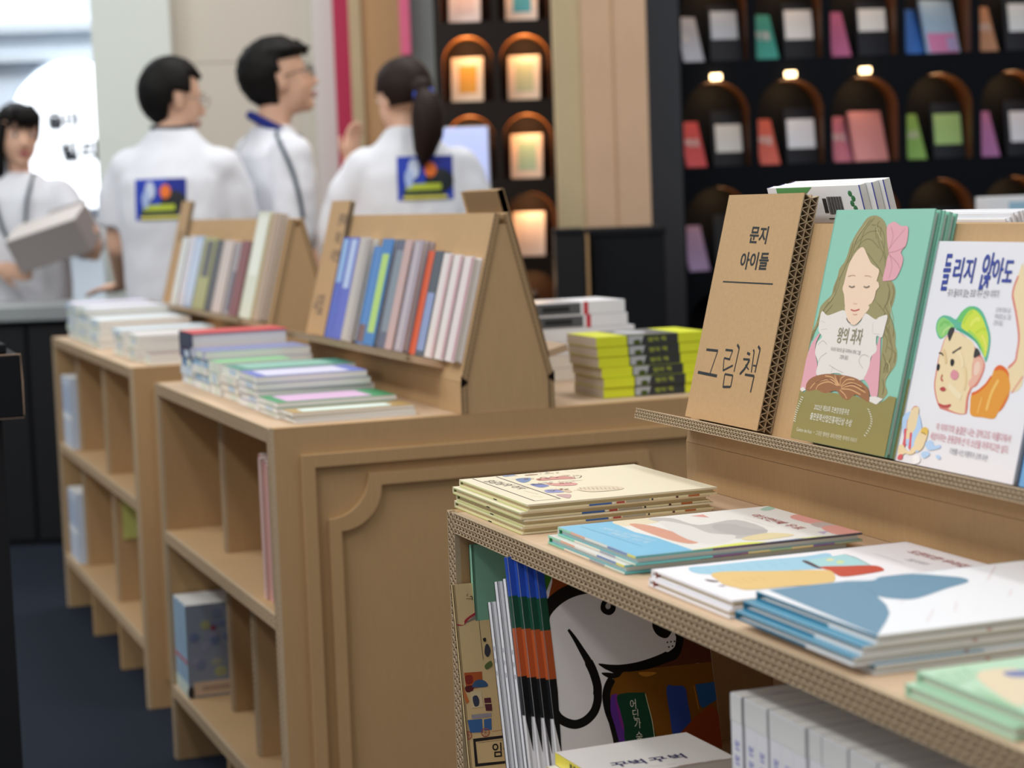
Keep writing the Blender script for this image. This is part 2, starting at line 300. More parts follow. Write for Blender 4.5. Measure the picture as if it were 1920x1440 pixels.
ART = {
 'sign': [
  ('t','2a2c2c','문지',[784,2282,1283,2274],20,0.025),
  ('t','2a2c2c','아이들',[666,1949,1417,1955],20,0.025),
  ('l','2a2c2c',3.4,[313,1760,1636,1766]),
  ('l','26292b',5.95,[230,879,551,883]),
  ('l','26292b',3.8500000000000005,[551,883,461,584]),
  ('l','26292b',7.0,[119,579,662,569]),
  ('l','26292b',5.25,[754,907,952,909]),
  ('l','26292b',3.5,[952,909,907,797]),
  ('l','26292b',4.55,[761,805,928,796]),
  ('l','26292b',3.5,[761,805,798,648]),
  ('l','26292b',4.55,[798,648,1031,728]),
  ('l','26292b',6.3,[1039,991,1110,947]),
  ('l','26292b',3.8500000000000005,[1110,947,1094,653]),
  ('l','26292b',4.55,[866,608,1083,606]),
  ('l','26292b',3.8500000000000005,[866,608,885,441]),
  ('l','26292b',3.8500000000000005,[1083,606,1088,463]),
  ('l','26292b',5.25,[890,448,1083,463]),
  ('l','26292b',5.95,[1340,904,1416,890]),
  ('l','26292b',4.8999999999999995,[1273,823,1438,827]),
  ('l','26292b',3.5,[1438,827,1361,717,1256,635]),
  ('l','26292b',3.5,[1356,758,1459,706]),
  ('l','26292b',4.55,[1480,953,1510,929]),
  ('l','26292b',3.5,[1510,929,1542,676]),
  ('l','26292b',6.3,[1584,1002,1648,966]),
  ('l','26292b',3.8500000000000005,[1648,966,1634,682]),
  ('l','26292b',3.5,[1555,763,1624,763]),
  ('l','26292b',5.25,[1394,640,1632,639]),
  ('l','26292b',3.8500000000000005,[1632,639,1623,437]),
 ],
 'girl': [
  ('p','9c9468',[874,2581,715,2555,621,2464,531,2362,466,2248,444,2134,410,2053,331,1972,322,1880,278,1764,269,1671,163,1599,78,1526,69,1433,47,1316,4,1242,4,1123,4,995,6,1128,163,1368,393,1470,661,1571,999,1584,1279,1507,1484,1341,1560,1083,1600,869,1640,655,1746,588,1835,670,1765,751,1773,838,1881,974,1865,1102,1803,1184,1756,1311,1631,1435,1571,1541,1599,1629,1591,1759,1495,1854,1383,1884,1319,1948,1326,2036,1298,2167,1212,2343,1146,2464,1035,2542]),
  ('l','77714a',0.9,[574,2249,779,2386,1023,2409]),
  ('l','77714a',0.9,[566,2158,729,2295,893,2308,1097,2209]),
  ('l','77714a',0.9,[479,2043,549,2090,699,2092]),
  ('l','77714a',0.9,[830,2476,1006,2453,1151,2343,1196,2166,1155,2055]),
  ('l','77714a',0.9,[864,2162,1023,2075,1180,1989,1274,1903]),
  ('l','77714a',0.9,[305,1695,327,1811,366,1881]),
  ('l','77714a',0.9,[73,1364,190,1530,256,1590]),
  ('l','77714a',0.9,[1464,1776,1472,1646,1432,1535,1552,1431]),
  ('l','77714a',0.9,[1520,1299,1631,1218,1639,1088]),
  ('l','77714a',0.9,[1607,1390,1635,1261,1761,1139,1757,988]),
  ('l','77714a',0.9,[1663,916,1718,985,1718,877]),
  ('l','77714a',0.9,[1428,1600,1575,1476,1568,1388]),
  ('l','77714a',0.9,[4,1079,15,1221,87,1271]),
  ('l','8a8258',1.0,[804,2543,643,2408,566,2271,527,2089]),
  ('l','8a8258',1.0,[864,2554,720,2431,677,2318,656,2204]),
  ('l','8a8258',1.0,[981,2520,931,2431,994,2319]),
  ('l','8a8258',1.0,[1047,2453,1068,2342,1171,2232,1270,2101]),
  ('l','8a8258',1.0,[989,2386,1081,2253,1233,2122,1302,1991]),
  ('l','8a8258',1.0,[522,2271,484,2089,414,1928,344,1766]),
  ('l','8a8258',1.0,[344,1766,309,1627,176,1507,127,1366]),
  ('l','8a8258',1.0,[336,1559,252,1487,141,1424]),
  ('l','8a8258',1.0,[38,1223,4,1103,4,1008]),
  ('l','8a8258',1.0,[105,1342,60,1224,38,1130]),
  ('l','8a8258',1.0,[1507,1821,1567,1736,1547,1605]),
  ('l','8a8258',1.0,[1399,1840,1488,1734,1472,1602]),
  ('l','8a8258',1.0,[1540,1518,1686,1394,1725,1266]),
  ('l','8a8258',1.0,[1500,1407,1655,1284,1718,1179]),
  ('l','8a8258',1.0,[1327,1597,1456,1470,1599,1303]),
  ('l','8a8258',1.0,[1655,1154,1827,1100,1842,993]),
  ('l','8a8258',1.0,[1580,1085,1679,982,1679,874]),
  ('l','8a8258',1.0,[1772,1053,1734,943,1784,860]),
  ('l','8a8258',1.0,[1683,810,1742,728,1746,642]),
  ('l','bdb488',1.2,[737,2498,583,2340,540,2226]),
  ('l','bdb488',1.2,[935,2476,1010,2386,1126,2298]),
  ('l','bdb488',1.2,[384,1835,349,1697,256,1590]),
  ('l','bdb488',1.2,[1512,1647,1607,1520,1678,1437]),
  ('l','bdb488',1.2,[1710,1006,1800,926,1742,814]),
  ('q','e6e0da',[637,846,942,844,1264,889,1385,788,1154,737,879,784]),
  ('p','f0d4bb',[756,2223,643,2182,540,2055,510,1930,502,1816,493,1747,555,1676,610,1569,683,1459,777,1384,897,1352,987,1394,1063,1471,1132,1567,1201,1658,1209,1747,1254,1792,1213,1846,1180,1856,1192,1967,1112,2005,990,2052,873,2140]),
  ('p','e3a8b2',[1171,2453,1236,2497,1313,2508,1450,2464,1580,2458,1621,2378,1625,2258,1554,2182,1622,2106,1614,1998,1543,1888,1391,1862,1299,1868,1302,1991,1302,2101,1310,2168,1229,2299]),
  ('l','b77a86',0.7,[1290,2189,1390,2300,1542,2432]),
  ('l','b77a86',0.7,[1310,2168,1471,2191,1614,2237]),
  ('l','b77a86',0.7,[1318,2168,1427,2038,1423,1885]),
  ('l','b77a86',0.7,[1334,2146,1519,2061,1602,1998]),
  ('l','b77a86',0.7,[1253,2453,1334,2344,1310,2212]),
  ('p','e2a7b2',[212,1243,150,1113,173,999,262,889,315,755,185,681,113,574,5,551,4,642,4,773,4,917,60,1108]),
  ('p','e2a7b2',[1464,1318,1517,1168,1580,976,1624,805,1656,613,1536,607,1430,725,1321,794,1369,940,1393,1040,1449,1164]),
  ('q','9c9468',[962,1516,1230,1637,1480,1515,1408,1381,1082,1365]),
  ('q','9c9468',[597,1569,402,1561,323,1421,713,1438]),
  ('p','e6e0da',[142,1478,272,1437,397,1458,634,1507,751,1394,898,1347,1026,1403,1076,1494,1305,1437,1378,1463,1537,1491,1536,1365,1518,1251,1412,1260,1417,1195,1465,1099,1377,1028,1377,919,1311,787,1148,752,873,799,656,797,410,743,287,769,284,890,173,999,173,1114,257,1188,154,1252,127,1366]),
  ('q','e6e0da',[4,575,37,530,138,569,57,597]),
  ('q','e6e0da',[1478,598,1615,614,1781,601,1678,532,1531,533]),
  ('l','b3aaa6',0.6,[700,1415,794,1363,902,1339,1004,1373]),
  ('l','b3aaa6',0.6,[163,1368,261,1349]),
  ('l','b3aaa6',0.6,[332,1284,203,1266]),
  ('l','b3aaa6',0.6,[1324,1278,1467,1279]),
  ('l','b3aaa6',0.6,[1279,1397,1312,1288]),
  ('l','b3aaa6',0.6,[402,1104,297,1144,204,1093]),
  ('l','b3aaa6',0.6,[438,1015,324,962,284,890]),
  ('l','b3aaa6',0.6,[533,884,680,849,867,817]),
  ('l','b3aaa6',0.6,[1264,889,1149,970,1206,1040,1336,1026]),
  ('l','b3aaa6',0.6,[628,868,611,799]),
  ('p','f0d4bb',[627,1570,693,1455,777,1384,897,1352,987,1394,1063,1471,1138,1572,857,1624]),
  ('l','5a4a46',1.0,[709,1426,753,1390,817,1370]),
  ('q','948a52',[4,4,4,619,4,555,106,531,160,570,381,588,740,582,1211,587,1494,556,1666,531,1808,582,1894,641,2036,636,2036,4]),
  ('p','9c6b48',[138,569,129,649,237,722,487,776,704,787,963,790,1182,773,1369,721,1474,663,1518,545,1386,568,1207,598,1105,534,974,539,795,609,570,564,381,588,233,560]),
  ('l','d9a877',1.3,[816,667,642,722,346,677,222,587]),
  ('l','d9a877',1.3,[816,667,607,696,403,647,359,586]),
  ('l','d9a877',1.3,[837,669,676,747,495,756]),
  ('l','d9a877',1.3,[858,670,744,740,707,778]),
  ('l','d9a877',1.3,[871,671,850,748,922,785]),
  ('l','d9a877',1.3,[882,665,980,747,1145,759]),
  ('l','d9a877',1.3,[892,662,1075,720,1317,695]),
  ('l','d9a877',1.3,[896,651,1129,691,1422,637]),
  ('l','d9a877',1.3,[892,639,1104,645,1329,608]),
  ('l','d9a877',1.3,[875,627,1001,581,1059,541]),
  ('l','6b4330',0.8,[744,684,551,726,306,662]),
  ('l','6b4330',0.8,[919,659,1121,713,1389,667]),
  ('l','6b4330',0.8,[825,701,774,776]),
  ('l','8a7c6c',1.6,[623,1783,693,1771,752,1786]),
  ('l','8a7c6c',1.6,[939,1787,1001,1778,1062,1795]),
  ('l','d2b59a',0.9,[560,1890,641,1905,716,1903]),
  ('l','d2b59a',0.9,[912,1903,981,1909,1057,1898]),
  ('l','c45b55',1.5,[767,1521,836,1511,897,1518,951,1533]),
  ('l','d79a8c',0.9,[828,1474,882,1468,921,1478]),
  ('l','d8ab95',0.7,[789,1599,828,1587,877,1593]),
  ('t','8a8a6a','왕의 과자',[589,1152,1129,1159],17,0.006),
  ('t','8a8580','이시이 무쓰미 글·구라하시 레이 그림',[509,1045,1159,1037],4.6,0),
  ('t','8a8580','고향옥 옮김',[731,969,917,967],4.6,0),
  ('t','f2f0e4','2022년 제55회 조본장정콩쿠르',[407,369,1209,371],6.3,0.0),
  ('t','f2f0e4','출판문화산업진흥재단상 수상',[355,255,1272,256],7.5,0.004),
  ('t','e6e2cc','Galette des Rois ─ 그것은 행복한 과자,따뜻한 추억의 이야기',[112,92,1546,92],5,0),
  ('l','f2f0e4',1.2,[1522,472,1563,462]),
  ('l','f2f0e4',1.2,[1552,449,1593,439]),
  ('l','f2f0e4',1.2,[1580,425,1621,416]),
  ('l','f2f0e4',1.2,[1604,401,1645,392]),
  ('l','f2f0e4',1.2,[1622,377,1663,368]),
  ('l','f2f0e4',1.2,[1633,352,1674,343]),
  ('l','f2f0e4',1.2,[1637,327,1677,317]),
  ('l','f2f0e4',1.2,[1632,300,1673,291]),
  ('l','f2f0e4',1.2,[1621,273,1662,264]),
  ('l','f2f0e4',1.2,[1604,246,1645,236]),
  ('l','f2f0e4',1.2,[1583,218,1624,208]),
  ('l','f2f0e4',1.2,[1560,189,1601,180]),
  ('l','f2f0e4',1.2,[70,482,130,473]),
  ('l','f2f0e4',1.2,[57,456,117,447]),
  ('l','f2f0e4',1.2,[45,430,104,421]),
  ('l','f2f0e4',1.2,[33,404,92,395]),
  ('l','f2f0e4',1.2,[22,378,81,370]),
  ('l','f2f0e4',1.2,[13,353,72,344]),
  ('l','f2f0e4',1.2,[5,327,65,318]),
  ('l','f2f0e4',1.2,[4,302,60,293]),
  ('l','f2f0e4',1.2,[4,276,57,268]),
  ('l','f2f0e4',1.2,[4,251,57,243]),
  ('l','f2f0e4',1.2,[4,227,60,218]),
  ('l','f2f0e4',1.2,[6,202,66,194]),
 ],
 'boy': [
  ('p','d98378',[489,1336,446,1205,432,1130,432,1037,436,935,450,835,510,729,611,627,710,599,1094,588,1097,759,1127,851,1205,892,1267,1022,1259,1110,1183,1177,1048,1258,895,1340,652,1400]),
  ('p','ecd7ae',[499,1332,462,1206,443,1130,453,1038,460,937,473,836,534,731,619,650,728,641,822,645,802,611,1084,596,1067,756,1089,848,1089,938,1049,1096,1051,1204,984,1309,808,1363,654,1396]),
  ('p','e8b4a0',[1046,1150,1108,1172,1189,1159,1237,1109,1237,1020,1181,917,1121,868,1077,860,1042,916,1085,973]),
  ('p','eccfbc',[1095,1099,1156,1121,1195,1053,1157,987,1106,1002]),
  ('p','ecd7ae',[1643,1101,1729,1168,1732,1246,1716,1402,1611,1606,1509,1760,1484,1812,1484,1900,1514,2007,1597,2061,1930,1060,1793,868,1697,982]),
  ('l','d98378',3,[1653,1093,1743,1169,1746,1247,1727,1402,1618,1607,1516,1760,1488,1812,1487,1891,1520,1998]),
  ('l','d98378',3,[1789,859,1918,1033]),
  ('p','e29a3c',[1138,796,1227,827,1338,903,1411,997,1432,1069,1498,1113,1600,1098,1674,1051,1711,984,1748,917,1754,813,1709,731,1643,664,1587,590,1402,585,1202,589,1151,691]),
  ('p','e0692f',[1432,1069,1498,1113,1600,1098,1684,1043,1688,1008,1631,1048,1536,1067,1467,1054]),
  ('l','e0692f',3,[1138,796,1227,827,1338,903,1411,997]),
  ('p','dd7a35',[1712,809,1757,848,1712,722,1643,664]),
  ('l','efc06a',4,[1438,654,1467,833,1539,971]),
  ('l','efc06a',3,[1300,615,1321,777]),
  ('l','d98378',3.5,[1107,840,1082,757,1108,594]),
  ('p','62b89c',[416,1314,315,1364,273,1437,288,1512,371,1555,503,1549,608,1526,677,1603,783,1662,922,1667,1047,1618,1159,1515,1253,1395,1287,1272,1276,1129,1213,1179,1108,1262,1011,1319,870,1366,715,1403,616,1435]),
  ('p','8fd07a',[421,1322,324,1374,289,1438,314,1509,394,1535,522,1495,602,1453,551,1413,496,1364]),
  ('p','6cc46f',[649,1501,680,1594,785,1657,913,1649,1041,1591,1114,1513,944,1559,830,1527]),
  ('p','cfe04e',[727,1459,777,1589,885,1638,1029,1581,1138,1487,1229,1376,1256,1253,1238,1171,1159,1247,1035,1339,873,1402]),
  ('l','b8d848',4,[752,1478,799,1571,876,1620]),
  ('l','dfe86a',4,[882,1466,950,1542,1029,1536]),
  ('l','c2d840',3.5,[999,1400,1090,1449,1168,1444]),
  ('l','a4d65a',3,[867,1420,974,1380,1111,1298,1201,1214]),
  ('l','e4e06a',3,[1111,1388,1195,1320,1240,1234]),
  ('l','7cc46a',3,[346,1440,410,1490,513,1476]),
  ('l','b4dc8c',3,[427,1352,456,1409,542,1441]),
  ('l','4aa884',2,[643,1427,774,1415,916,1368,1041,1321,1144,1246]),
  ('l','f0dcb4',5,[715,1221,834,1155,902,1050]),
  ('l','e4c896',4,[494,1207,552,1137,593,1066]),
  ('l','f0e0bc',6,[716,855,868,785,976,749]),
  ('l','e8d0a0',4,[932,1053,991,930,997,822]),
  ('p','3c3a38',[573,1442,619,1426,602,1361,575,1300,548,1321,516,1366,532,1422]),
  ('p','3c3a38',[1046,1240,1088,1252,1152,1202,1108,1172,1051,1160]),
  ('l','4a403c',2,[665,1181,734,1213,804,1249]),
  ('l','4a403c',1.6,[427,1166,477,1165,517,1144]),
  ('p','26242a',[662,1098,679,1120,722,1111,734,1076,712,1049,680,1058]),
  ('p','26242a',[436,1028,451,1055,487,1045,490,999,462,985]),
  ('p','dc94a0',[710,964,741,1012,825,1000,856,957,822,918,749,921]),
  ('p','b8484c',[575,798,598,823,646,827,683,802,637,783]),
  ('l','c86a60',2,[568,954,560,908,600,888]),
  ('l','c0504e',2.4,[603,649,713,636,825,659]),
  ('t','3a4a9e','들',[207,1845,348,1849],37,0.016),
  ('t','3a4a9e','리',[376,1926,580,1927],24,0.02),
  ('t','3a4a9e','지',[584,1928,785,1928],24,0.02),
  ('t','3a4a9e','않',[872,1871,1075,1865],36,0.02),
  ('t','3a4a9e','아',[1069,1939,1253,1934],24,0.02),
  ('t','3a4a9e','도',[1261,1922,1430,1922],25,0.02),
  ('t','77777c','귀가 들리지 않는 프로 야구 선수 이야기',[365,1757,1272,1773],8,0.0),
  ('t','9a9aa2','오가와 히로시 글',[1266,1630,1513,1631],5,0),
  ('t','9a9aa2','야마모토 슌 그림',[1268,1565,1540,1565],5,0),
  ('t','9a9aa2','김현숙 옮김',[1269,1503,1429,1501],5,0),
  ('t','cf8c96','이 이야기의 숨결은 나는 강하고도 아름다워서',[643,390,1933,393],7.5,0.002),
  ('t','cf8c96','세상이라는 운동장에 선 이 소년을 마주치고만 싶다.',[572,289,1938,286],7.5,0.002),
  ('t','8b8b92','이병률 시인,여행작가 강력 추천',[963,182,1628,175],6,0.0),
  ('p','b5d3f5',[359,203,413,226,442,177,400,149]),
  ('p','b5d3f5',[513,236,603,274,691,226,775,247,787,214,628,174,551,189]),
  ('p','b5d3f5',[478,134,583,157,634,129,558,86,504,91]),
  ('p','b5d3f5',[744,135,814,137,835,105,775,104]),
  ('p','b5d3f5',[4,458,237,538,393,385,433,139,159,193]),
  ('p','ecd7ae',[229,593,272,571,285,502,287,387,263,340,234,292,182,242,128,262,112,370,116,454,141,547,185,586]),
  ('l','d98378',1,[107,447,112,370,143,334]),
  ('l','d98378',1,[141,547,185,586,242,588]),
  ('p','d9646c',[78,334,122,342,139,263,160,175,108,156,100,259]),
  ('p','d9646c',[199,308,238,312,254,236,272,155,228,150,215,232]),
  ('p','ecd7ae',[46,163,112,176,173,138,250,120,284,156,339,194,375,159,346,111,261,89,189,94,140,69,87,51,42,110]),
  ('p','d9646c',[71,62,137,76,143,28,64,19]),
  ('p','ecd7ae',[461,396,515,375,525,318,509,247,482,181,432,147,353,161,315,210,325,269,369,349,409,382]),
  ('p','e6c15e',[461,396,515,375,513,323,407,330,401,375]),
  ('l','8a6a52',0.8,[401,332,447,334,505,316]),
  ('p','f4f2f4',[339,84,428,100,482,66,474,30,372,4]),
 ],
 'dog': [
  ('q','3f7a22',[4,3042,195,3022,181,2911,73,2721,4,2531,4,2535,4,2865]),
  ('q','2f6a1c',[4,3093,10,3085,4,2533,4,2492,4,2585]),
  ('q','9a4a22',[188,3067,813,3006,755,2560,442,2784,295,2765,167,2711,103,2673,172,2845]),
  ('q','5a2f1e',[1654,2238,1996,2191,1996,1738,1814,1753,1561,1738,1078,1749,890,1726,1152,1841,1534,1910,1673,2008]),
  ('q','7a4c14',[777,1769,1996,1722,1996,923,1147,954,1158,1489,779,1501,717,1587]),
  ('q','7a4c14',[774,1773,1996,1747,1996,556,640,754,628,1405]),
  ('p','ece7e4',[473,2736,285,2688,142,2602,42,2479,4,2244,4,2096,4,1925,4,1767,4,1609,4,1315,345,1270,619,1524,664,1586,764,1696,661,1842,879,1828,1074,1817,1280,1872,1460,1919,1583,1995,1608,2083,1580,2246,1502,2595,1041,2870]),
  ('p','ece7e4',[4,2376,4,1731,4,863,640,754,628,1405,691,1634,183,1695,4,2251]),
  ('l','121110',15,[608,2750,449,2738,286,2693,143,2613,33,2503,4,2354,4,2202,4,2086]),
  ('l','121110',10,[4,2269,4,1796,4,1534,60,1357,215,1261,361,1276,481,1360,542,1474,557,1572]),
  ('l','121110',10.5,[548,1533,562,1642,534,1801,485,1935]),
  ('l','121110',(10.5,3),[534,1801,485,1935,423,2064,356,2200,296,2301]),
  ('p','121110',[606,1887,737,1861,881,1844,1079,1850,1281,1883,1450,1931,1559,1998,1583,2086,1568,2156,1495,2085,1432,2080,1352,2134,1315,2229,1352,2316,1472,2371,1639,2308,1689,2120,1653,1954,1574,1838,1431,1798,1202,1757,992,1753,894,1759,840,1715,752,1703,683,1728,628,1779,701,1776,772,1762,739,1783,660,1831]),
  ('p','ece7e4',[1464,2224,1505,2248,1558,2220,1535,2194,1485,2190]),
  ('p','ece7e4',[1548,2056,1590,2088,1571,1997,1540,1955,1448,1920,1439,2034]),
  ('p','121110',[1464,2028,1477,2038,1486,2026,1474,2016]),
  ('p','121110',[1509,2030,1522,2040,1531,2027,1519,2017]),
  ('p','121110',[1554,2029,1567,2039,1576,2027,1564,2017]),
  ('p','121110',[1475,1974,1488,1983,1497,1971,1485,1961]),
  ('p','121110',[1522,1980,1535,1989,1545,1977,1532,1967]),
  ('p','121110',[714,2514,744,2573,795,2590,866,2565,898,2511,881,2445,820,2407,755,2425,718,2463]),
  ('p','c9c1bd',[772,2508,796,2545,820,2548,837,2518,828,2485,793,2475]),
  ('l','121110',9.5,[751,1705,684,1613,651,1506,661,1349,701,1189,732,963]),
  ('p','5b2f8a',[714,1515,779,1501,805,1331,821,1174,840,949,756,960,713,1187,685,1346]),
  ('p','7a2a80',[755,1506,802,1493,830,1239,836,1105,785,1178]),
  ('p','163f2c',[781,1501,904,1525,1098,1505,1127,1493,1149,1333,1171,1174,1166,907,840,949,821,1174,796,1354]),
  ('l','c9c7a0',0.8,[1127,1493,1149,1333,1171,1174,1175,973]),
  ('t','dcd8c6','어',[920,1348,1008,1344],10.5,0.0),
  ('t','dcd8c6','딘',[933,1235,1021,1231],10.5,0.0),
  ('t','dcd8c6','가',[944,1130,1031,1126],10.5,0.0),
  ('t','dcd8c6','숲',[945,986,1033,981],10.5,0.0),
  ('p','2c4592',[1396,1528,1499,1532,1620,1501,1634,1330,1645,1137,1614,916,1418,942,1395,1225]),
  ('q','24548a',[1754,1519,1996,1520,1996,1316,1810,1241,1777,1279]),
  ('l','d08a3c',1.2,[1734,1510,1759,1236]),
  ('q','8a3a16',[1470,868,1475,990,1697,1153,1915,1273,1996,1164,1996,786]),
  ('p','b87a2a',[1088,1736,1295,1707,1191,1674,1107,1695]),
 ],
 'beige_top': [
  ('l','4a3a40',3,[162,2325,166,205]),
  ('l','4a3a40',2.2,[166,205,479,200]),
  ('l','4a3a40',3.2,[479,200,473,2310]),
  ('t','5a4a48','임금님의 이사',[196,2043,339,1130],15,0.0),
  ('l','8a7a70',0.8,[341,1003,386,664]),
  ('l','8a7a70',0.8,[273,588,348,419]),
  ('p','8f9cb8',[573,2352,707,2356,710,2270,568,2244]),
  ('p','7088b0',[587,1942,708,2008,788,1940,681,1709,566,1635]),
  ('p','7080b8',[587,1443,682,1443,746,1300,726,1185,599,1143]),
  ('p','8c94c4',[558,887,667,907,714,813,701,635,523,694]),
  ('p','c98c84',[829,1843,1003,1859,1185,1871,1258,1682,1208,1581,1004,1641,805,1670]),
  ('p','cf9690',[780,1408,926,1340,1049,1322,1099,1189,996,1065,797,1169]),
  ('p','a8846c',[837,2252,971,2229,968,2175,826,2176]),
  ('p','d0b8a0',[714,813,800,817,800,630,731,584]),
  ('p','c2a0a0',[545,497,682,465,685,372,580,174,547,256]),
  ('l','7a6458',1.1,[1357,2208,1463,2112]),
  ('l','7a6458',1.1,[1518,2202,1646,2184]),
  ('l','7a6458',1.1,[833,670,929,698]),
  ('l','7a6458',1.1,[999,1456,1091,1426,1260,1410]),
  ('l','7a6458',1.1,[1329,1874,1228,1566]),
  ('l','7a6458',1.1,[1334,1822,1389,1763,1302,1617,1250,1619]),
  ('l','7a6458',1.1,[552,1966,836,1975]),
  ('l','7a6458',1.1,[543,1440,767,1483]),
  ('l','7a6458',1.1,[528,876,693,952]),
  ('p','ddceb4',[915,759,1088,874,1290,830,1428,641,1362,455,1113,420,938,516]),
  ('l','b08870',2.4,[767,1875,785,1865,802,1852]),
  ('l','b08870',1.6,[997,1324,1014,1334,1028,1336]),
  ('l','7a6a5a',1.6,[891,1885,910,1902,923,1904]),
  ('l','6a6a88',1.6,[676,2350,691,2356,709,2356]),
  ('l','a06a5c',1.0,[660,856,691,868,702,833]),
  ('l','b08870',1.6,[701,1904,724,1904,753,1918]),
  ('l','b08870',1.0,[693,819,725,830,754,834]),
  ('l','7a6a5a',2.4,[1057,1780,1077,1789,1096,1797]),
  ('l','b08870',1.6,[699,1420,708,1417,730,1446]),
  ('l','a06a5c',1.0,[915,1920,930,1911,955,1930]),
  ('l','6a6a88',2.4,[599,1390,624,1382,644,1361]),
  ('l','8a5a54',1.6,[614,2304,625,2309,634,2307]),
  ('l','a06a5c',1.6,[938,1375,967,1374,994,1368]),
  ('l','7a6a5a',1.6,[1090,2214,1119,2212,1151,2217]),
  ('l','6a6a88',2.4,[703,1392,718,1395,740,1414]),
  ('l','b08870',1.0,[1109,1399,1127,1389,1155,1405]),
  ('l','a06a5c',1.0,[806,1345,825,1356,847,1374]),
  ('l','7a6a5a',2.4,[606,1441,625,1441,642,1438]),
  ('l','a06a5c',1.0,[714,1319,735,1335,737,1305]),
  ('l','6a6a88',1.0,[1010,1856,1025,1859,1045,1874]),
  ('l','6a6a88',2.4,[1130,2306,1154,2325,1165,2310]),
  ('l','8a5a54',2.4,[1234,1869,1259,1870,1278,1853]),
  ('l','7a6a5a',1.0,[686,1895,718,1908,735,1882]),
  ('l','8a5a54',1.6,[1215,2156,1232,2156,1257,2177]),
  ('l','7a6a5a',1.6,[707,1357,719,1350,738,1360]),
  ('l','7a6a5a',1.6,[581,777,609,779,641,791]),
  ('l','b08870',2.4,[1136,2182,1165,2184,1185,2166]),
  ('l','6a6a88',1.0,[808,1782,840,1793,852,1754]),
  ('l','7a6a5a',1.0,[1211,1725,1234,1710,1271,1729]),
  ('l','7a6a5a',1.6,[683,1431,690,1427,713,1463]),
  ('l','a06a5c',1.0,[685,1907,711,1903,732,1886]),
  ('l','8a5a54',1.0,[1039,2309,1066,2310,1092,2308]),
  ('l','7a6a5a',1.6,[797,1410,815,1400,837,1401]),
  ('l','5a4a50',1.0,[1211,2162,1225,2173,1227,2153]),
  ('l','6a6a88',1.6,[743,856,763,867,777,866]),
  ('l','8a5a54',2.4,[814,1758,828,1749,856,1773]),
  ('l','b08870',2.4,[1192,1881,1212,1883,1238,1900]),
  ('l','b08870',1.6,[738,901,760,902,785,909]),
  ('l','7a6a5a',1.0,[938,1881,960,1899,965,1876]),
  ('l','7a6a5a',1.6,[683,2228,698,2222,723,2243]),
  ('l','7a6a5a',2.4,[775,793,795,783,823,793]),
  ('l','7a6a5a',1.0,[608,1919,628,1928,647,1932]),
  ('l','5a4a50',1.0,[907,2300,938,2307,968,2311]),
  ('l','7a6a5a',2.4,[1038,1274,1052,1285,1058,1275]),
  ('l','6a6a88',2.4,[1001,2170,1011,2171,1018,2163]),
  ('l','a06a5c',1.6,[1311,1792,1335,1791,1357,1785]),
  ('l','8a5a54',1.6,[615,768,638,784,658,793]),
  ('l','8a5a54',1.0,[682,893,696,886,722,908]),
  ('l','8a5a54',1.6,[774,806,804,814,819,784]),
  ('l','6a6a88',2.4,[934,1768,959,1779,975,1765]),
  ('l','6a6a88',1.6,[983,1267,1005,1284,1010,1260]),
  ('l','8a5a54',1.6,[1010,1854,1043,1871,1059,1849]),
  ('l','b08870',2.4,[699,819,721,805,760,833]),
  ('l','5a4a50',1.6,[561,807,593,819,619,817]),
  ('l','8a5a54',1.0,[1069,2153,1101,2164,1116,2130]),
  ('l','5a4a50',1.6,[1054,2167,1067,2165,1078,2156]),
  ('l','6a6a88',1.0,[1244,2287,1270,2283,1299,2285]),
  ('l','a06a5c',1.6,[1155,2315,1169,2309,1194,2329]),
  ('l','5a4a50',1.6,[745,843,762,835,784,841]),
  ('l','6a6a88',2.4,[826,1432,858,1440,886,1436]),
  ('l','6a6a88',2.4,[753,1442,783,1444,809,1435]),
  ('l','b08870',2.4,[944,1419,965,1434,980,1433]),
  ('l','b08870',1.6,[1136,1864,1160,1852,1199,1878]),
  ('l','a06a5c',2.4,[641,1366,663,1363,680,1350]),
  ('l','8a5a54',2.4,[920,1796,936,1807,952,1819]),
  ('l','8a5a54',1.0,[775,1410,788,1419,795,1412]),
  ('l','a06a5c',2.4,[904,1282,937,1292,951,1254]),
  ('l','b08870',1.0,[1012,2317,1037,2324,1065,2339]),
  ('l','a06a5c',2.4,[663,1853,683,1844,711,1856]),
  ('l','8a5a54',1.0,[1204,1789,1225,1810,1231,1793]),
  ('l','9a8a7a',1.0,[977,833,943,683]),
  ('l','9a8a7a',1.0,[1018,805,984,655]),
  ('l','9a8a7a',1.0,[1060,776,1025,627]),
  ('l','9a8a7a',1.0,[1101,748,1066,599]),
  ('l','9a8a7a',1.0,[1142,720,1107,572]),
  ('l','9a8a7a',1.0,[1183,692,1148,544]),
  ('l','9a8a7a',1.0,[1225,664,1189,516]),
  ('l','9a8a7a',1.0,[1266,636,1230,488]),
  ('l','9a8a7a',1.0,[1307,608,1271,460]),
  ('l','9a8a7a',1.0,[1348,580,1312,433]),
 ],
 'blue_top': [
  ('q','ecebe6',[10,2076,1654,2076,2576,2075,2576,4,22,4]),
  ('q','7cc4e6',[4,2060,674,2076,608,1806,575,1306,631,885,639,8,564,4,4,4]),
  ('p','e8ddc0',[664,2076,1086,2076,1250,1808,805,1679,619,1758]),
  ('p','dba08a',[721,1774,879,1632,932,1001,912,446,751,365,678,855]),
  ('p','c4c2c0',[1041,1986,1296,1905,1344,1333,1841,1424,1815,633,1402,323,1146,673,1173,1241]),
  ('p','e4e2de',[1081,1791,1247,1395,1218,819,1382,524,1029,190,860,591]),
  ('p','b9b6b6',[1466,1254,1682,1238,1702,902,1799,604,1490,493,1343,817]),
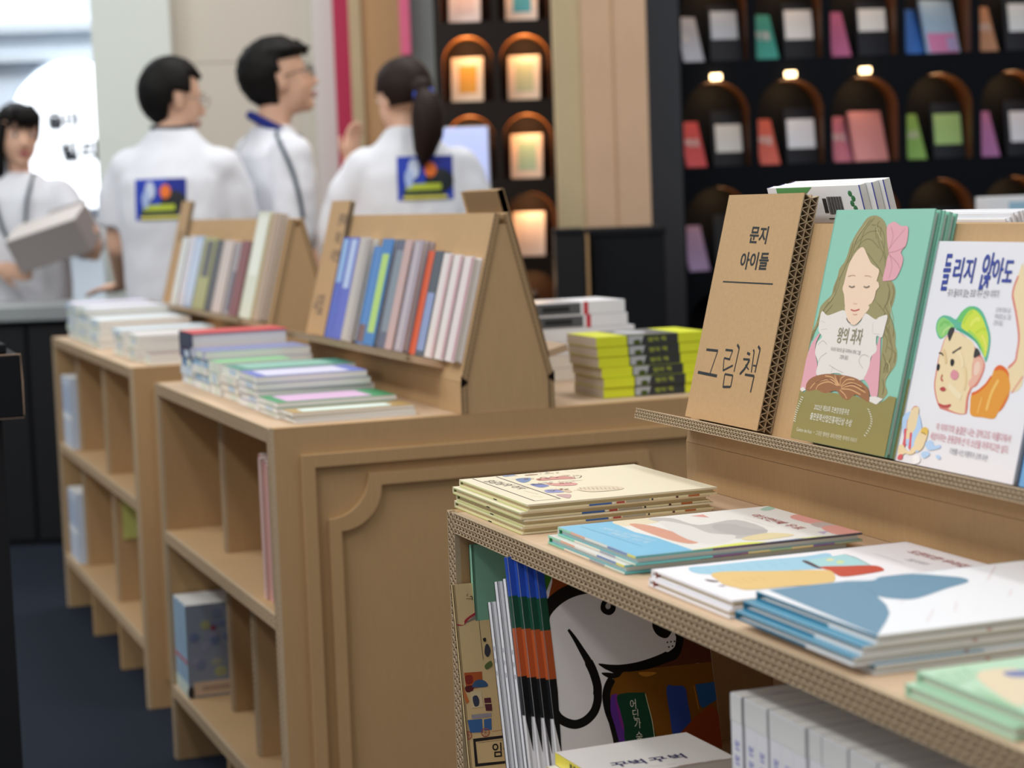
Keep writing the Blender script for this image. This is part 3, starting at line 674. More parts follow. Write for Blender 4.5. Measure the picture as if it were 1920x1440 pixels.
  ('q','e2a39a',[1533,1922,1696,1946,1659,1711]),
  ('p','a9d0c0',[2382,1893,2576,2044,2576,1890,2422,1777]),
  ('p','e6a49c',[2393,1192,2576,1357,2576,769,2418,682]),
  ('p','c3b6b2',[2387,743,2576,768,2576,499,2366,476]),
  ('p','e6a49c',[2366,476,2576,499,2576,4,2296,19]),
  ('p','e3ea6a',[806,44,1242,130,1471,4,1093,4,627,4]),
  ('p','e3ea6a',[1819,59,2218,4,2340,4,1987,4]),
  ('p','9bb8e8',[1397,4,1804,32,1881,4,1460,4]),
  ('p','9bb8e8',[2326,4,2576,4,2576,4,2323,4]),
  ('p','e8d9ac',[1356,352,1738,488,1910,226,1437,153]),
  ('q','c4b6d4',[2199,271,2325,268,2196,120]),
  ('t','b0504c','여섯번째 우표',[2098,1627,2104,497],13,0.0),
  ('l','c9a8ac',0.7,[1961,1452,1956,766]),
  ('t','d8eef6','그림책 전시 기념 특별한 이야기',[337,1732,485,683],8,0.0),
  ('t','d8eef6','함께 읽는 우리 책',[294,1374,381,618],8,0.0),
  ('l','5a98bc',0.8,[218,1952,288,484]),
 ],
 'white_top': [
  ('p','9ccbe0',[332,1579,578,1582,1050,1581,1565,1528,1860,1525,1485,833,1394,888,377,1177]),
  ('l','78a8c4',0.6,[459,1485,413,1209]),
  ('l','78a8c4',0.6,[590,1474,542,1197]),
  ('l','78a8c4',0.6,[721,1462,671,1185]),
  ('l','78a8c4',0.6,[853,1450,802,1173]),
  ('l','78a8c4',0.6,[986,1439,932,1161]),
  ('l','78a8c4',0.6,[1119,1427,1063,1149]),
  ('l','78a8c4',0.6,[1252,1415,1194,1137]),
  ('q','a8d4d8',[1443,1300,1956,1425,1986,1258,1887,773,1432,966]),
  ('p','d8dcae',[1670,1276,1742,1291,1716,1191,1645,1176]),
  ('p','c9dca8',[1707,1138,1777,1153,1739,1033,1649,1002]),
  ('l','9c8c7c',0.9,[1972,1433,1941,1110,1872,782]),
  ('p','e2c07c',[377,1177,562,1228,956,1016,1329,845,1415,711,1146,240,763,291,352,336,290,497,260,667,295,853]),
  ('p','c24630',[1429,968,1662,882,1902,763,1892,575,1790,474,1400,431,1376,563,1423,751]),
  ('p','4a3a44',[1428,1309,1479,1290,1417,920,1379,943]),
  ('p','5a4048',[212,982,255,930,285,833,249,819,210,878]),
  ('p','7a6a8a',[188,659,245,636,217,601]),
  ('l','b89850',0.8,[431,850,415,626]),
  ('l','b89850',0.8,[524,858,506,633]),
  ('l','b89850',0.8,[617,865,598,640]),
  ('l','b89850',0.8,[710,873,690,647]),
  ('t','b06a68','도란도란 우리집',[2539,1221,2555,248],12,0.012),
  ('t','8a8a92','그림 이야기',[2304,888,2319,535],8,0.006),
  ('l','b4b4bc',0.8,[2228,1289,2200,705]),
 ],
 'teal_top': [
  ('q','6690aa',[110,1996,448,1996,817,1970,877,1682,776,1297,656,943,513,657,331,408,4,4]),
  ('p','6690aa',[817,1970,1085,1895,1254,1996,1546,1966,1729,1750,1821,1581,1756,1407,1446,1261,1014,1039,857,1093,776,1297,829,1629]),
  ('l','4f7f9c',0.8,[884,1804,859,1570,764,1265]),
  ('l','5f93b2',0.8,[1196,1914,1361,1644,1523,1380]),
  ('l','e0b8b8',0.9,[2382,1908,1939,1382]),
  ('l','e0b8b8',0.9,[1894,953,1696,714]),
  ('l','e0b8b8',0.9,[1219,765,996,448]),
  ('l','e0b8b8',0.9,[884,587,591,223]),
  ('l','e0b8b8',0.9,[2602,1773,2529,1682]),
  ('l','e0b8b8',0.9,[1205,436,1193,406]),
  ('l','e0b8b8',0.9,[857,1016,794,938]),
 ],
 'green_top': [
  ('p','e3d4b4',[306,1062,540,1159,661,978,101,179,134,564]),
  ('p','7a84b0',[534,1048,716,1004,602,843,491,904]),
  ('p','9cc69c',[73,755,83,489,4,4,4,4,4,395]),
  ('p','b0d4b4',[51,1203,334,1273,381,1133,71,916]),
  ('l','7eb48e',1.4,[98,1233,96,1122]),
  ('l','7eb48e',1.4,[228,1218,144,985]),
  ('l','7eb48e',1.4,[362,1316,265,1085]),
  ('l','7eb48e',1.4,[43,1041,45,877]),
 ],
 'beige_front': [
  ('q','232024',[69,588,484,580,481,548,99,549,101,288,452,273,448,242,63,253]),
  ('l','232024',0.5,[121,533,478,527]),
  ('t','1c1a1a','임금님의 이사',[288,351,1205,304],16,0.012),
  ('p','a83240',[94,1959,117,2021,271,2101,286,2076,169,2023,102,1958,16,1956,10,1976]),
  ('p','8a8078',[102,1958,277,2076,296,2010,167,2007]),
  ('l','6a5a4c',0.7,[290,2002,292,1719,296,1508]),
  ('q','b0582c',[35,1386,265,1375,258,1190,82,1179,43,1216]),
  ('p','8a2f24',[48,1344,133,1342,132,1254,55,1247]),
  ('p','5a2026',[35,1217,138,1221,123,1158,45,1152]),
  ('q','c4703c',[4,1246,67,1037,30,1009,4,1110]),
  ('p','3a5a80',[123,1214,159,1266,230,1282,303,1246,314,1187,152,1195]),
  ('q','d8c49c',[96,1153,233,1145,238,951,85,954]),
  ('p','3a3e52',[114,1079,168,1097,196,1037,181,975,129,973]),
  ('q','5a2a38',[258,1054,343,1051,345,987,260,994]),
  ('q','5a2a38',[259,981,349,973,347,890,267,900]),
  ('q','3c68a0',[24,818,207,811,202,651,38,664]),
  ('q','3c68a0',[231,800,326,804,317,665,221,668]),
  ('q','9a94a0',[76,875,333,867,328,820,80,827]),
  ('p','3a3a44',[340,1681,376,1693,401,1609,360,1541,321,1586]),
  ('p','5a6a3c',[307,1443,389,1490,404,1431,327,1392]),
  ('p','2f2c2c',[318,1768,353,1773,352,1731,324,1731]),
  ('l','a84a40',1,[283,637,268,608,236,596,202,606,183,634,186,667,212,688,247,689,275,669,283,637]),
  ('l','a84a40',0.6,[185,650,280,638]),
  ('l','a84a40',0.6,[202,679,263,608]),
  ('l','a84a40',0.6,[236,688,228,599]),
  ('l','a84a40',0.6,[269,671,196,616]),
  ('l','a84a40',1,[56,629,41,600,9,588,4,598,4,626,4,659,4,680,20,681,48,661,56,629]),
  ('l','a84a40',0.6,[4,642,53,630]),
  ('l','a84a40',0.6,[4,671,36,601]),
  ('l','a84a40',0.6,[10,680,4,592]),
  ('l','a84a40',0.6,[42,663,4,608]),
  ('l','a84a40',0.8,[318,643,448,649]),
  ('l','4a4038',1,[162,2296,179,2327]),
  ('l','4a4038',1,[151,2268,228,2260]),
  ('l','4a4038',1,[204,2287,230,2289,229,2244]),
 ],
 'lying_front': [
  ('t','34345e','꾸',[294,299,498,281],17,0.02),
  ('t','34345e','벅',[486,279,691,262],17,0.02),
  ('t','34345e','꾸',[713,262,919,245],17,0.02),
  ('t','34345e','벅',[929,252,1136,234],17,0.02),
  ('p','9c2838',[666,4,770,4,874,4,996,4,1140,4,1098,4,997,4,826,4,651,4]),
  ('l','a85a48',2,[887,4,971,4,1112,4,1179,4,1123,4]),
  ('p','dcd2cc',[880,4,1009,4,1144,4,1089,4,917,4,852,4]),
  ('p','c06a3c',[513,4,625,4,607,4,484,4]),
  ('l','a86a58',0.8,[621,147,768,102]),
  ('l','a86a58',0.8,[801,101,916,106]),
  ('l','8a3a3c',2,[1234,4,1325,4]),
  ('l','8a3a3c',2,[1204,4,1395,4]),
  ('l','8a3a3c',2,[1201,4,1323,4]),
 ],
}
# ------------------------------------------------------------------ setting
cy, sy_ = math.cos(YAW), math.sin(YAW)
RV = Vector((cy, -sy_, 0)); FW = Vector((sy_, cy, 0))
def F(x, d, z=0): return RV*x+FW*d+Z*z            # hall frame behind the stands: x along the rear shelves, d depth
def fmat(x, d, z=0, rz=0):
    m = Matrix.Rotation(-YAW+rz, 4, 'Z'); m.translation = F(x, d, z); return m
CARPET = mat('282d37', .95, .05, noise_amt=.25, scale=160)
BLACK = mat('101216', .55, .35); BLACKM = mat('14161a', .8, .2, noise_amt=.2, scale=40)
WHITEW = mat('e9ede9', .7, .2); BEIGEW = mat('d6d1c4', .8, .15, noise_amt=.03, scale=3)
mb = MB(); mb.box(-8, 12, -3, 18, -.1, 0, CARPET); fl = struct(mb, 'floor', 'dark navy exhibition carpet')
def fbox(name, x0, x1, d0, d1, z0, z1, m, label=None, parent=None):
    mb = MB(); mb.box(x0, x1, d0, d1, z0, z1, m)
    o = struct(mb, name, label, parent=parent); o.matrix_world = fmat(0, 0); return o
fbox('wall_far', -5.2, -1.2, 14, 14.2, 0, 5, mat('dfe8f2', .7, .2), 'pale far wall of the bright neighbouring booth')
for k, (z0, z1) in enumerate(((2.5, 2.56), (2.3, 2.36))):
    fbox('trim_%d' % (k+1), -5.2, -1.9, 13.9, 13.99, z0, z1, mat('ccd4dc', .6), 'grey horizontal rail on the far wall')
fbox('column_white', -1.735, -1.4, 8.5, 8.8, 0, 4, mat('e4ebe4', .6, .2), 'white square column left of the beige wall')
bw = fbox('wall_back', -1.4, -.70, 8.62, 8.75, 0, 4, BEIGEW, 'beige panelled wall behind the standing men')
for z in (.62, 1.24, 1.86, 2.48):
    mb = MB(); mb.box(-1.395, -.80, 8.614, 8.62, z, z+.616, BEIGEW); o = mb.build('wall_panel', bw, bevel=.002)
mb = MB(); mb.box(-.80, -.70, 8.55, 8.62, 0, 4, mat('e6e8e2', .6)); mb.build('edge_panel', bw)
fbox('trim_3', -.69, -.603, 8.3, 8.56, 0, 4, mat('c4365c', .5), 'crimson vertical strip beside the beige wall')
fbox('trim_4', -.385, -.345, 7.74, 7.79, 1.80, 4, mat('e0698c', .5), 'pink vertical strip beside the cardboard pillar')
fbox('pillar_left', -.56, -.385, 8.05, 8.3, 0, 4, kraft('c49a70'), 'kraft cardboard pillar behind the ponytailed person')
fbox('pillar_left_face', -.603, -.555, 8.02, 8.05, 0, 4, kraft('bda886'), 'paler narrow edge board on the cardboard pillar')
fbox('wall_grey', -.385, -.25, 7.8, 7.95, 0, 4, mat('8e9290', .5), 'grey panel between cardboard pillar and warm niche shelf')
pr = fbox('pillar_right', .27, .485, 6.6, 6.9, 0, 4, kraft('cfae90'), 'wide kraft cardboard pillar between the two niche shelves')
mb = MB(); mb.box(.18, .27, 6.62, 6.9, 0, 4, kraft('c2b08c')); mb.build('side_board', pr)
mb = MB(); mb.box(.37, .374, 6.597, 6.6, 0, 4, KRD); mb.build('seam', pr)
fbox('wall_gloss', .50, .625, 6.95, 7.1, 0, 4, mat('34373e', .25, .5), 'dark glossy panel left of the black niche shelf')

# backlit sign on the far wall
t = thing('illuminated_sign', 'glowing white rounded sign on the far wall with dark lettering', 'sign', mtx=fmat(-3.0, 13.86, 1.25))
pts = [(-.42, 0), (.25, 0), (.25, 1.02)]+[(.25-.67*k/10*1.0, 1.02+.0+.06*math.sin(math.pi*k/10)-.25*(k/10)**3) for k in range(1, 10)]+[(-.42, .72)]
mb = MB(); mb.prism(pts, -.04, .04, mat('c8d4e4', .5), (X, Z, Y)); mb.build('sign_case', t)
mb = MB(); mb.prism([(p[0]*.96, .02+p[1]*.96) for p in pts], -.05, -.041, mat('f4f9ff', .5, emit=3.0), (X, Z, Y)); mb.build('lit_face', t)
for s, x, z, sz in (('율마', -.16, .58, .13), ('빌리', -.08, .36, .15)):
    text(t, 'lettering', s, sz, (x, -.053, z), 0, sz, '1c2028', .045, rot=(math.pi/2, 0, 0))
t = thing('wall_poster', 'small sky blue poster on the far wall near white column', 'poster', mtx=fmat(-2.91, 13.86, 1.42))
mb = MB(); mb.box(-.06, .12, 0, .02, -.06, .2, mat('6fb4f0', .5)); mb.build('sheet', t)
mb = MB(); mb.box(.02, .1, -.004, 0, -.05, .06, mat('e4c8ea', .5)); mb.build('print_block', t)

# counter of the bright booth
t = thing('service_counter', 'black service counter with pale grey top at the back left', 'counter', mtx=fmat(-2.6, 7.3))
mb = MB(); mb.box(-1.2, 1.3, .04, .42, 0, .84, BLACKM); mb.build('counter_body', t)
mb = MB(); mb.box(-1.24, 1.34, 0, .46, .841, .90, mat('9aa0a2', .35, .5)); mb.build('counter_top', t, bevel=.006)
mb = MB()
for k in range(5): mb.box(-1.19+k*.5, -1.19+k*.5+.485, .025, .039, .02, .82, BLACK)
mb.build('front_panel', t)

# black stand at the left edge of the frame
t = thing('black_stand', 'black painted display stand with scuffed top edge at the far left', 'stand', loc=(0, 3.3, 0))
mb = MB(); mb.box(-.45, .372, 0, .55, .90, 1.005, BLACKM); mb.build('top_block', t, bevel=.004)
mb = MB(); mb.box(-.45, .352, .02, .53, 1.006, 1.022, BLACKM); mb.build('raised_lid', t, bevel=.003)
mb = MB(); mb.box(-.42, .340, .04, .50, 0, .899, BLACK); mb.build('plinth', t)
mb = MB(); mb.tube([(.372, .002, .905), (.3725, .002, .96), (.371, .002, 1.004)], [.0006, .0011, .0007], mat('b89a80', .8), 5); mb.tube([(-.2, 0, 1.0055), (.1, 0, 1.0055), (.3715, 0, 1.0055)], [.0004, .0007, .0009], mat('b89a80', .8), 5); mb.tube([(.25, .0, .901), (.372, .0, .901)], .0006, mat('8a7464', .8), 5); mb.build('scuffed_edge', t)

# black cabinets in front of the right pillar
t = thing('black_cabinet', 'wide black cabinet in front of the cardboard pillar', 'cabinet', mtx=fmat(.37, 6.2))
mb = MB(); mb.box(-.105, .125, 0, .35, 0, 1.10, BLACKM); mb.build('body', t, bevel=.004)
mb = MB(); mb.box(-.11, .13, -.005, .355, 1.101, 1.125, BLACKM); mb.build('lid', t, bevel=.004)
t = thing('black_cabinet', 'narrow black cabinet beside the warm niche shelf', 'cabinet', mtx=fmat(.20, 6.15))
mb = MB(); mb.box(-.05, .043, 0, .35, 0, 1.11, BLACK); mb.build('body', t, bevel=.004)
mb = MB(); mb.box(-.052, .045, -.004, .35, 1.111, 1.128, BLACKM); mb.build('lid', t, bevel=.003)
mb = MB(); mb.box(.046, .054, .0, .3, .2, 1.11, KRD); mb.build('cardboard_strip', t)

# ------------------------------------------------------------------ niche shelves
def niche_shelf(name, label, mtx, cols, rows, pitch, rowp, x0, z0, ow, oh, depth, front, inner, back, zt, xl, xr, right):
    """front panel with arched openings; every niche has its own lining"""
    r = thing(name, label, 'bookshelf', mtx=mtx)
    fr = MB()
    n = 14; rad = ow/2
    xs = [x0+c*pitch for c in range(cols)]
    # panel strips around openings
    fr.box(xl, xs[0], 0, .02, 0, zt, front); fr.box(xs[-1]+ow, xr, 0, .02, 0, zt, front)
    for c in range(cols-1): fr.box(xs[c]+ow, xs[c+1], 0, .02, 0, zt, front)
    for c in range(cols):
        lo = 0
        for q in range(rows):
            zf = z0+q*rowp; fr.box(xs[c], xs[c]+ow, 0, .02, lo, zf, front)
            cx, cz = xs[c]+rad, zf+oh-rad; ztop = z0+(q+1)*rowp if q < rows-1 else zt
            arc = [(cx+rad*math.cos(math.pi*k/n), cz+rad*math.sin(math.pi*k/n)) for k in range(n+1)]
            for k in range(n):
                a, b = arc[k], arc[k+1]
                fr.add([(a[0], 0, a[1]), (b[0], 0, b[1]), (b[0], 0, ztop), (a[0], 0, ztop)], [(0, 1, 2, 3)], front)
            lo = ztop
    fr.build('front_panel', r)
    for c in range(cols):
        for q in range(rows):
            zf = z0+q*rowp; li = MB(); cx, cz = xs[c]+rad, zf+oh-rad; e = .004
            arc = [(xs[c]+ow, zf)]+[(cx+rad*math.cos(math.pi*k/n), cz+rad*math.sin(math.pi*k/n)) for k in range(n+1)]+[(xs[c], zf)]
            m_ = len(arc); vs = [(p[0], .0, p[1]) for p in arc]+[(p[0], depth, p[1]) for p in arc]
            li.add(vs, [(k, k+1, m_+k+1, m_+k) for k in range(m_-1)], inner)
            li.add([(xs[c], 0, zf), (xs[c]+ow, 0, zf), (xs[c]+ow, depth, zf), (xs[c], depth, zf)], [(0, 1, 2, 3)], front)
            tri = tessellate_polygon([[Vector((p[0], p[1], 0)) for p in arc]])
            li.add([(p[0], depth, p[1]) for p in arc], tri, back)
            li.build('niche', r)
    cs = MB(); cs.box(xl, xr, depth+.005, depth+.03, 0, zt, front); cs.box(xl, xl+.01, .02, depth+.005, 0, zt, front); cs.box(xr-.01, xr, .02, depth+.005, 0, zt, front); cs.box(xl, xr, 0, depth+.03, zt, zt+.03, front); cs.build('case', r)
    return r
DKF = mat('090c13', .7, .12); DKI = mat('5c3a22', .55, .3); DKB = mat('121418', .6, .3)
dark = niche_shelf('niche_shelf', 'tall black shelf with arched niches of small books at back right', fmat(0, 7.0), 6, 6, .262, .37, .637, .205, .232, .30, .2, DKF, DKI, DKB, 2.62, .622, 2.35, 0)
WRF = mat('1c120c', .5, .3); WRI = mat('a8692f', .5, .35); WRB = mat('2a180c', .6, .3)
warm = niche_shelf('niche_shelf', 'dark brown shelf with warmly lit arched niches behind ponytailed person', fmat(0, 7.6), 2, 8, .218, .30, -.219, .405, .19, .245, .16, WRF, WRI, WRB, 2.72, -.249, .222, 0)
# small lamps at the niche tops
for q, (x, z) in enumerate(((.753, 1.628), (1.015, 1.628), (1.277, 1.632))):
    t = thing('niche_lamp', 'small glowing lamp above the %s middle-row arch of the black shelf' % NTH[q], 'lamp', 'lamps on the black shelf', mtx=fmat(x, 6.985, z))
    mb = MB(); mb.tube([(-.018, 0, 0), (.018, 0, 0)], .0105, mat('ffd9a0', .4, emit=14), 12); mb.build('bulb', t, smooth=True)
    mb = MB(); mb.box(-.03, .03, .0115, .0145, -.012, .012, DKF); mb.build('socket_plate', t)
def spot(x, d, z, power, col=(1, .62, .3), s=.06):
    l = bpy.data.lights.new('niche_glow', 'POINT'); l.shadow_soft_size = s*.3; l.energy = power; l.color = col
    o = bpy.data.objects.new('niche_glow', l); COL.objects.link(o); o.location = F(x, d, z); return o
for c in range(2):
    for q in range(1, 7):
        spot(-.124+c*.218, 7.632, .405+q*.30+.215, 1.25)
for c in range(5):
    for q in range(2, 5): spot(.753+c*.262, 7.08, .205+q*.37+.27, .5)

def plate(name, label, group, cat, x, d, z, w, h, th, yaw, leanb, cover, inset=None, board=None, word=None):
    """a card or book standing in a niche: yaw turns it to the right, leanb tips it back"""
    m = fmat(x, d, z) @ Matrix.Rotation(yaw, 4, 'Z') @ Matrix.Rotation(-leanb, 4, 'X')
    r = thing(name, label, cat, group, mtx=m)
    mb = MB(); mb.box(-w/2, w/2, 0, .0022, 0, h, mat(cover, .4)); mb.box(-w/2, w/2, th-.0022, th, 0, h, mat(cover, .4)); mb.box(-w/2, -w/2+.003, .0022, th-.0022, 0, h, mat(cover, .4)); mb.build('cover', r)
    mb = MB(); mb.box(-w/2+.0035, w/2-.003, .0024, th-.0024, .003, h-.003, PAGEW); mb.build('page_block', r)
    if inset:
        mb = MB(); mb.box(inset[0], inset[1], -.001, -.0002, inset[2], inset[3], mat(inset[4], .45)); mb.build('cover_label', r)
        if len(inset) > 5: mb = MB(); mb.box(*inset[5][:2], -.0018, -.0011, *inset[5][2:4], mat(inset[5][4], .45)); mb.build('cover_picture', r)
    if word: text(r, 'lettering', word, .035, (-.035, -.003, h*.45), 0, .035, 'f4f0f0', .02, rot=(math.pi/2, 0, 0))
    return r
Rn = ('bottom', 'lower', 'third', 'middle', 'upper')
# name cards (col, row, colour, word) and books on the black shelf
CARDS = {(0, 3): ('e06468', '색과'), (1, 3): ('e8786c', '색깔'), (2, 3): ('e08aa0', '우리'), (3, 3): ('9ccf74', '나무'), (4, 3): ('c88ac8', ''), (0, 4): ('c8ccd8', '글'),
         (1, 4): ('54b0a4', '민들'), (2, 4): ('d47aa8', ''), (3, 4): ('4c82d8', ''), (4, 4): ('d4a080', '이야'), (0, 2): ('b09ac4', ''), (5, 3): ('d8c060', ''), (5, 4): ('88b0d0', '')}
CN = {'e06468': 'coral', 'e8786c': 'salmon', 'e08aa0': 'rose pink', '9ccf74': 'lime green', 'c88ac8': 'lilac', 'c8ccd8': 'pale grey', '54b0a4': 'teal', 'd47aa8': 'magenta pink', '4c82d8': 'blue', 'd4a080': 'peach', 'b09ac4': 'lavender', 'd8c060': 'yellow', '88b0d0': 'grey blue'}
for (c, q), (h, wd) in CARDS.items():
    zf = .205+q*.37; wide = .10 if (c, q) == (1, 4) else .088
    plate('title_card', '%s title card, %s niche from left, %s row of black shelf' % (CN[h], NTH[c], {2: 'lower', 3: 'middle', 4: 'upper'}[q]), 'title cards on the black shelf', 'card',
          .637+c*.262+.052, 7.075, zf+.003, wide, .17, .008, .55, .32, h, word=wd or None)
BOOKS = {(0, 3): ('1a1c22', (-.045, .05, .05, .15, 'f0f2f2')), (1, 3): ('1c1e26', (-.05, .05, .055, .16, 'f0f4ff')), (2, 3): ('e8a0a0', None), (3, 3): ('20242c', (-.05, .05, .05, .16, 'a8cc84')), (4, 3): ('20222a', (-.04, .06, .05, .16, 'e8ecf8')),
         (0, 4): ('20222a', (-.05, .045, .08, .18, 'd4dce8')), (1, 4): ('1c1e24', (-.05, .05, .07, .175, 'f0eeee')), (2, 4): ('20222a', (-.05, .05, .09, .17, 'f0f0f0')), (3, 4): ('a8c8e8', (-.06, .06, 0.004, .075, 'd888b8', (.02, .055, .01, .06, 'b0a8d8'))), (4, 4): ('262830', (-.04, .06, .07, .17, 'e4ecf2')),
         (0, 2): ('1c1e24', None), (5, 3): ('30343c', (-.05, .05, .05, .15, 'd0d4d8')), (5, 4): ('30343c', (-.05, .05, .05, .15, 'd0d4d8')), (3, 2): ('1a2028', None)}
BL = {(0, 3): 'black book with white square label', (1, 3): 'black book with bluish white label', (2, 3): 'large pale pink leaning book', (3, 3): 'black book with lime green label', (4, 3): 'black book with bright white label', (0, 4): 'black book with grey blue label',
      (1, 4): 'black book with cream white label', (2, 4): 'black book with low white label', (3, 4): 'sky blue book with pink foot', (4, 4): 'charcoal book with white label', (0, 2): 'plain black book', (5, 3): 'charcoal book with grey label', (5, 4): 'charcoal book with pale label', (3, 2): 'plain dark navy book'}
for (c, q), (h, ins) in BOOKS.items():
    zf = .205+q*.37; big = h in ('e8a0a0', 'a8c8e8')
    plate('book', '%s, %s niche from left, %s row of black shelf' % (BL[(c, q)], NTH[c], {2: 'lower', 3: 'middle', 4: 'upper'}[q]), 'books on the black shelf', 'book',
          .637+c*.262+(.155 if big else .168), 7.085, zf+.003, .135 if big else .115, .185 if h == 'e8a0a0' else .2, .012, .40 if big else .14, .28 if big else .18, h, ins)
WB = {(0, 5): ('f2e4e0', 'ead2cc', 'pale blush'), (1, 5): ('f4e6da', '54b0c4', 'turquoise panel'), (0, 4): ('f6e2c8', 'e8a838', 'amber panel'), (1, 4): ('f6e4cc', 'c8d0a4', 'sage panel'), (0, 3): ('f4dcc4', 'd8c8b0', 'sand panel'), (1, 3): ('f6e0c8', 'b4d4b0', 'mint panel'), (0, 2): ('f6e4d0', 'eed8c0', 'ivory'), (1, 2): ('fbeee0', 'f6e6d8', 'plain cream')}
for (c, q), (h, i2, nm) in WB.items():
    zf = .405+q*.30
    plate('book', 'cream book with %s, %s column, %s row of warm lit shelf' % (nm, 'left' if c == 0 else 'right', {5: 'top visible', 4: 'second', 3: 'third', 2: 'fourth'}[q]), 'books in the warm lit niches', 'book',
          -.124+c*.218-.008, 7.655, zf+.002, .122, .172, .012, -.12, .2, h, (-.032, .038, .032, .14, i2))
# monitor behind the ponytailed person
t = thing('monitor', 'bright bluish monitor behind the ponytailed person', 'monitor', mtx=fmat(-.10, 6.95, 1.26))
mb = MB(); mb.box(-.19, .05, 0, .025, 0, .225, mat('d8dce8', .4)); mb.build('case', t, bevel=.004)
mb = MB(); mb.box(-.185, .044, -.003, -.0005, .006, .22, mat('b8c4f4', .4, emit=1.1)); mb.build('screen', t)
mb = MB(); mb.box(-.09, -.05, .03, .05, -.36, .12, mat('b0b4bc', .4)); mb.build('stand_neck', t)
t2 = thing('side_table', 'black side table under the bluish monitor', 'table', mtx=fmat(-.15, 6.85))
mb = MB(); mb.box(-.3, .25, 0, .4, .86, .895, BLACKM); mb.build('table_top', t2); 
for a_, b_ in ((-.28, .02), (.21, .02), (-.28, .36), (.21, .36)): mb = MB(); mb.box(a_, a_+.03, b_, b_+.03, 0, .859, BLACK); mb.build('leg', t2)

t = thing('black_table', 'black display table far behind the nearest easel at right', 'table', mtx=fmat(1.25, 5.5))
mb = MB(); mb.box(-.4, .5, 0, .45, 1.05, 1.08, BLACKM); mb.build('table_top', t)
mb = MB(); mb.box(-.38, .48, .02, .43, 0, 1.049, BLACK); mb.build('table_base', t)
t = thing('white_box', 'white box with blue and yellow print on the far black table', 'box', mtx=fmat(1.45, 5.55, 1.0805))
mb = MB(); mb.box(-.10, .10, 0, .14, 0, .105, mat('eceef2', .5)); mb.build('carton', t, bevel=.002)
mb = MB(); mb.box(-.03, .08, -.001, -.0003, .02, .05, mat('e8c83c', .5)); mb.box(-.04, .06, -.001, -.0003, .055, .09, mat('9cc4dc', .5)); mb.build('printed_label', t)
for k in range(3):
    m_ = fmat(1.02, 5.55, 1.0805+k*.0335)
    t = thing('book', 'thick white book, %s of the pile on the far black table' % ('lowest', 'middle', 'topmost')[k], 'book', 'white pile on the far table', mtx=m_)
    mb = MB(); mb.box(-.05, .05, 0, .14, 0, .0022, mat('eceef2', .5)); mb.box(-.05, .05, 0, .14, .0308, .033, mat('eceef2', .5)); mb.box(-.05, .05, 0, .003, .0022, .0308, mat('eceef2', .5)); mb.build('cover', t)
    mb = MB(); mb.box(-.047, .047, .0035, .137, .0024, .0306, PAGEW); mb.build('page_block', t)

# ------------------------------------------------------------------ cardboard desks
DZ = .8515
def ring_frame(outer, inner, d0, d1, m):
    n = len(outer); mb = MB(); P = lambda q, d: (q[0], d, q[1])
    vs = [P(q, d0) for q in outer]+[P(q, d0) for q in inner]+[P(q, d1) for q in outer]+[P(q, d1) for q in inner]; fs = []
    for i in range(n):
        j = (i+1) % n; fs += [(i, j, n+j, n+i), (i, 2*n+i, 2*n+j, j), (n+i, n+j, 3*n+j, 3*n+i)]
    mb.add(vs, fs, m); return mb
def scoop(x0, x1, z0, z1, r, off, k=9):
    """rectangle outline with concave round corners, shifted inward by off"""
    pts = []
    for cx, cz, a0 in ((x0, z0, 90), (x1, z0, 180), (x1, z1, 270), (x0, z1, 0)):
        R = r+off; da = math.degrees(math.asin(off/R)) if off else 0
        # arc swept so the outline runs counter-clockwise
        for i in range(k+1):
            f = i/k; a = math.radians((a0-da)-(90-2*da)*f)
            pts.append((cx+R*math.cos(a), cz+R*math.sin(a)))
    return pts
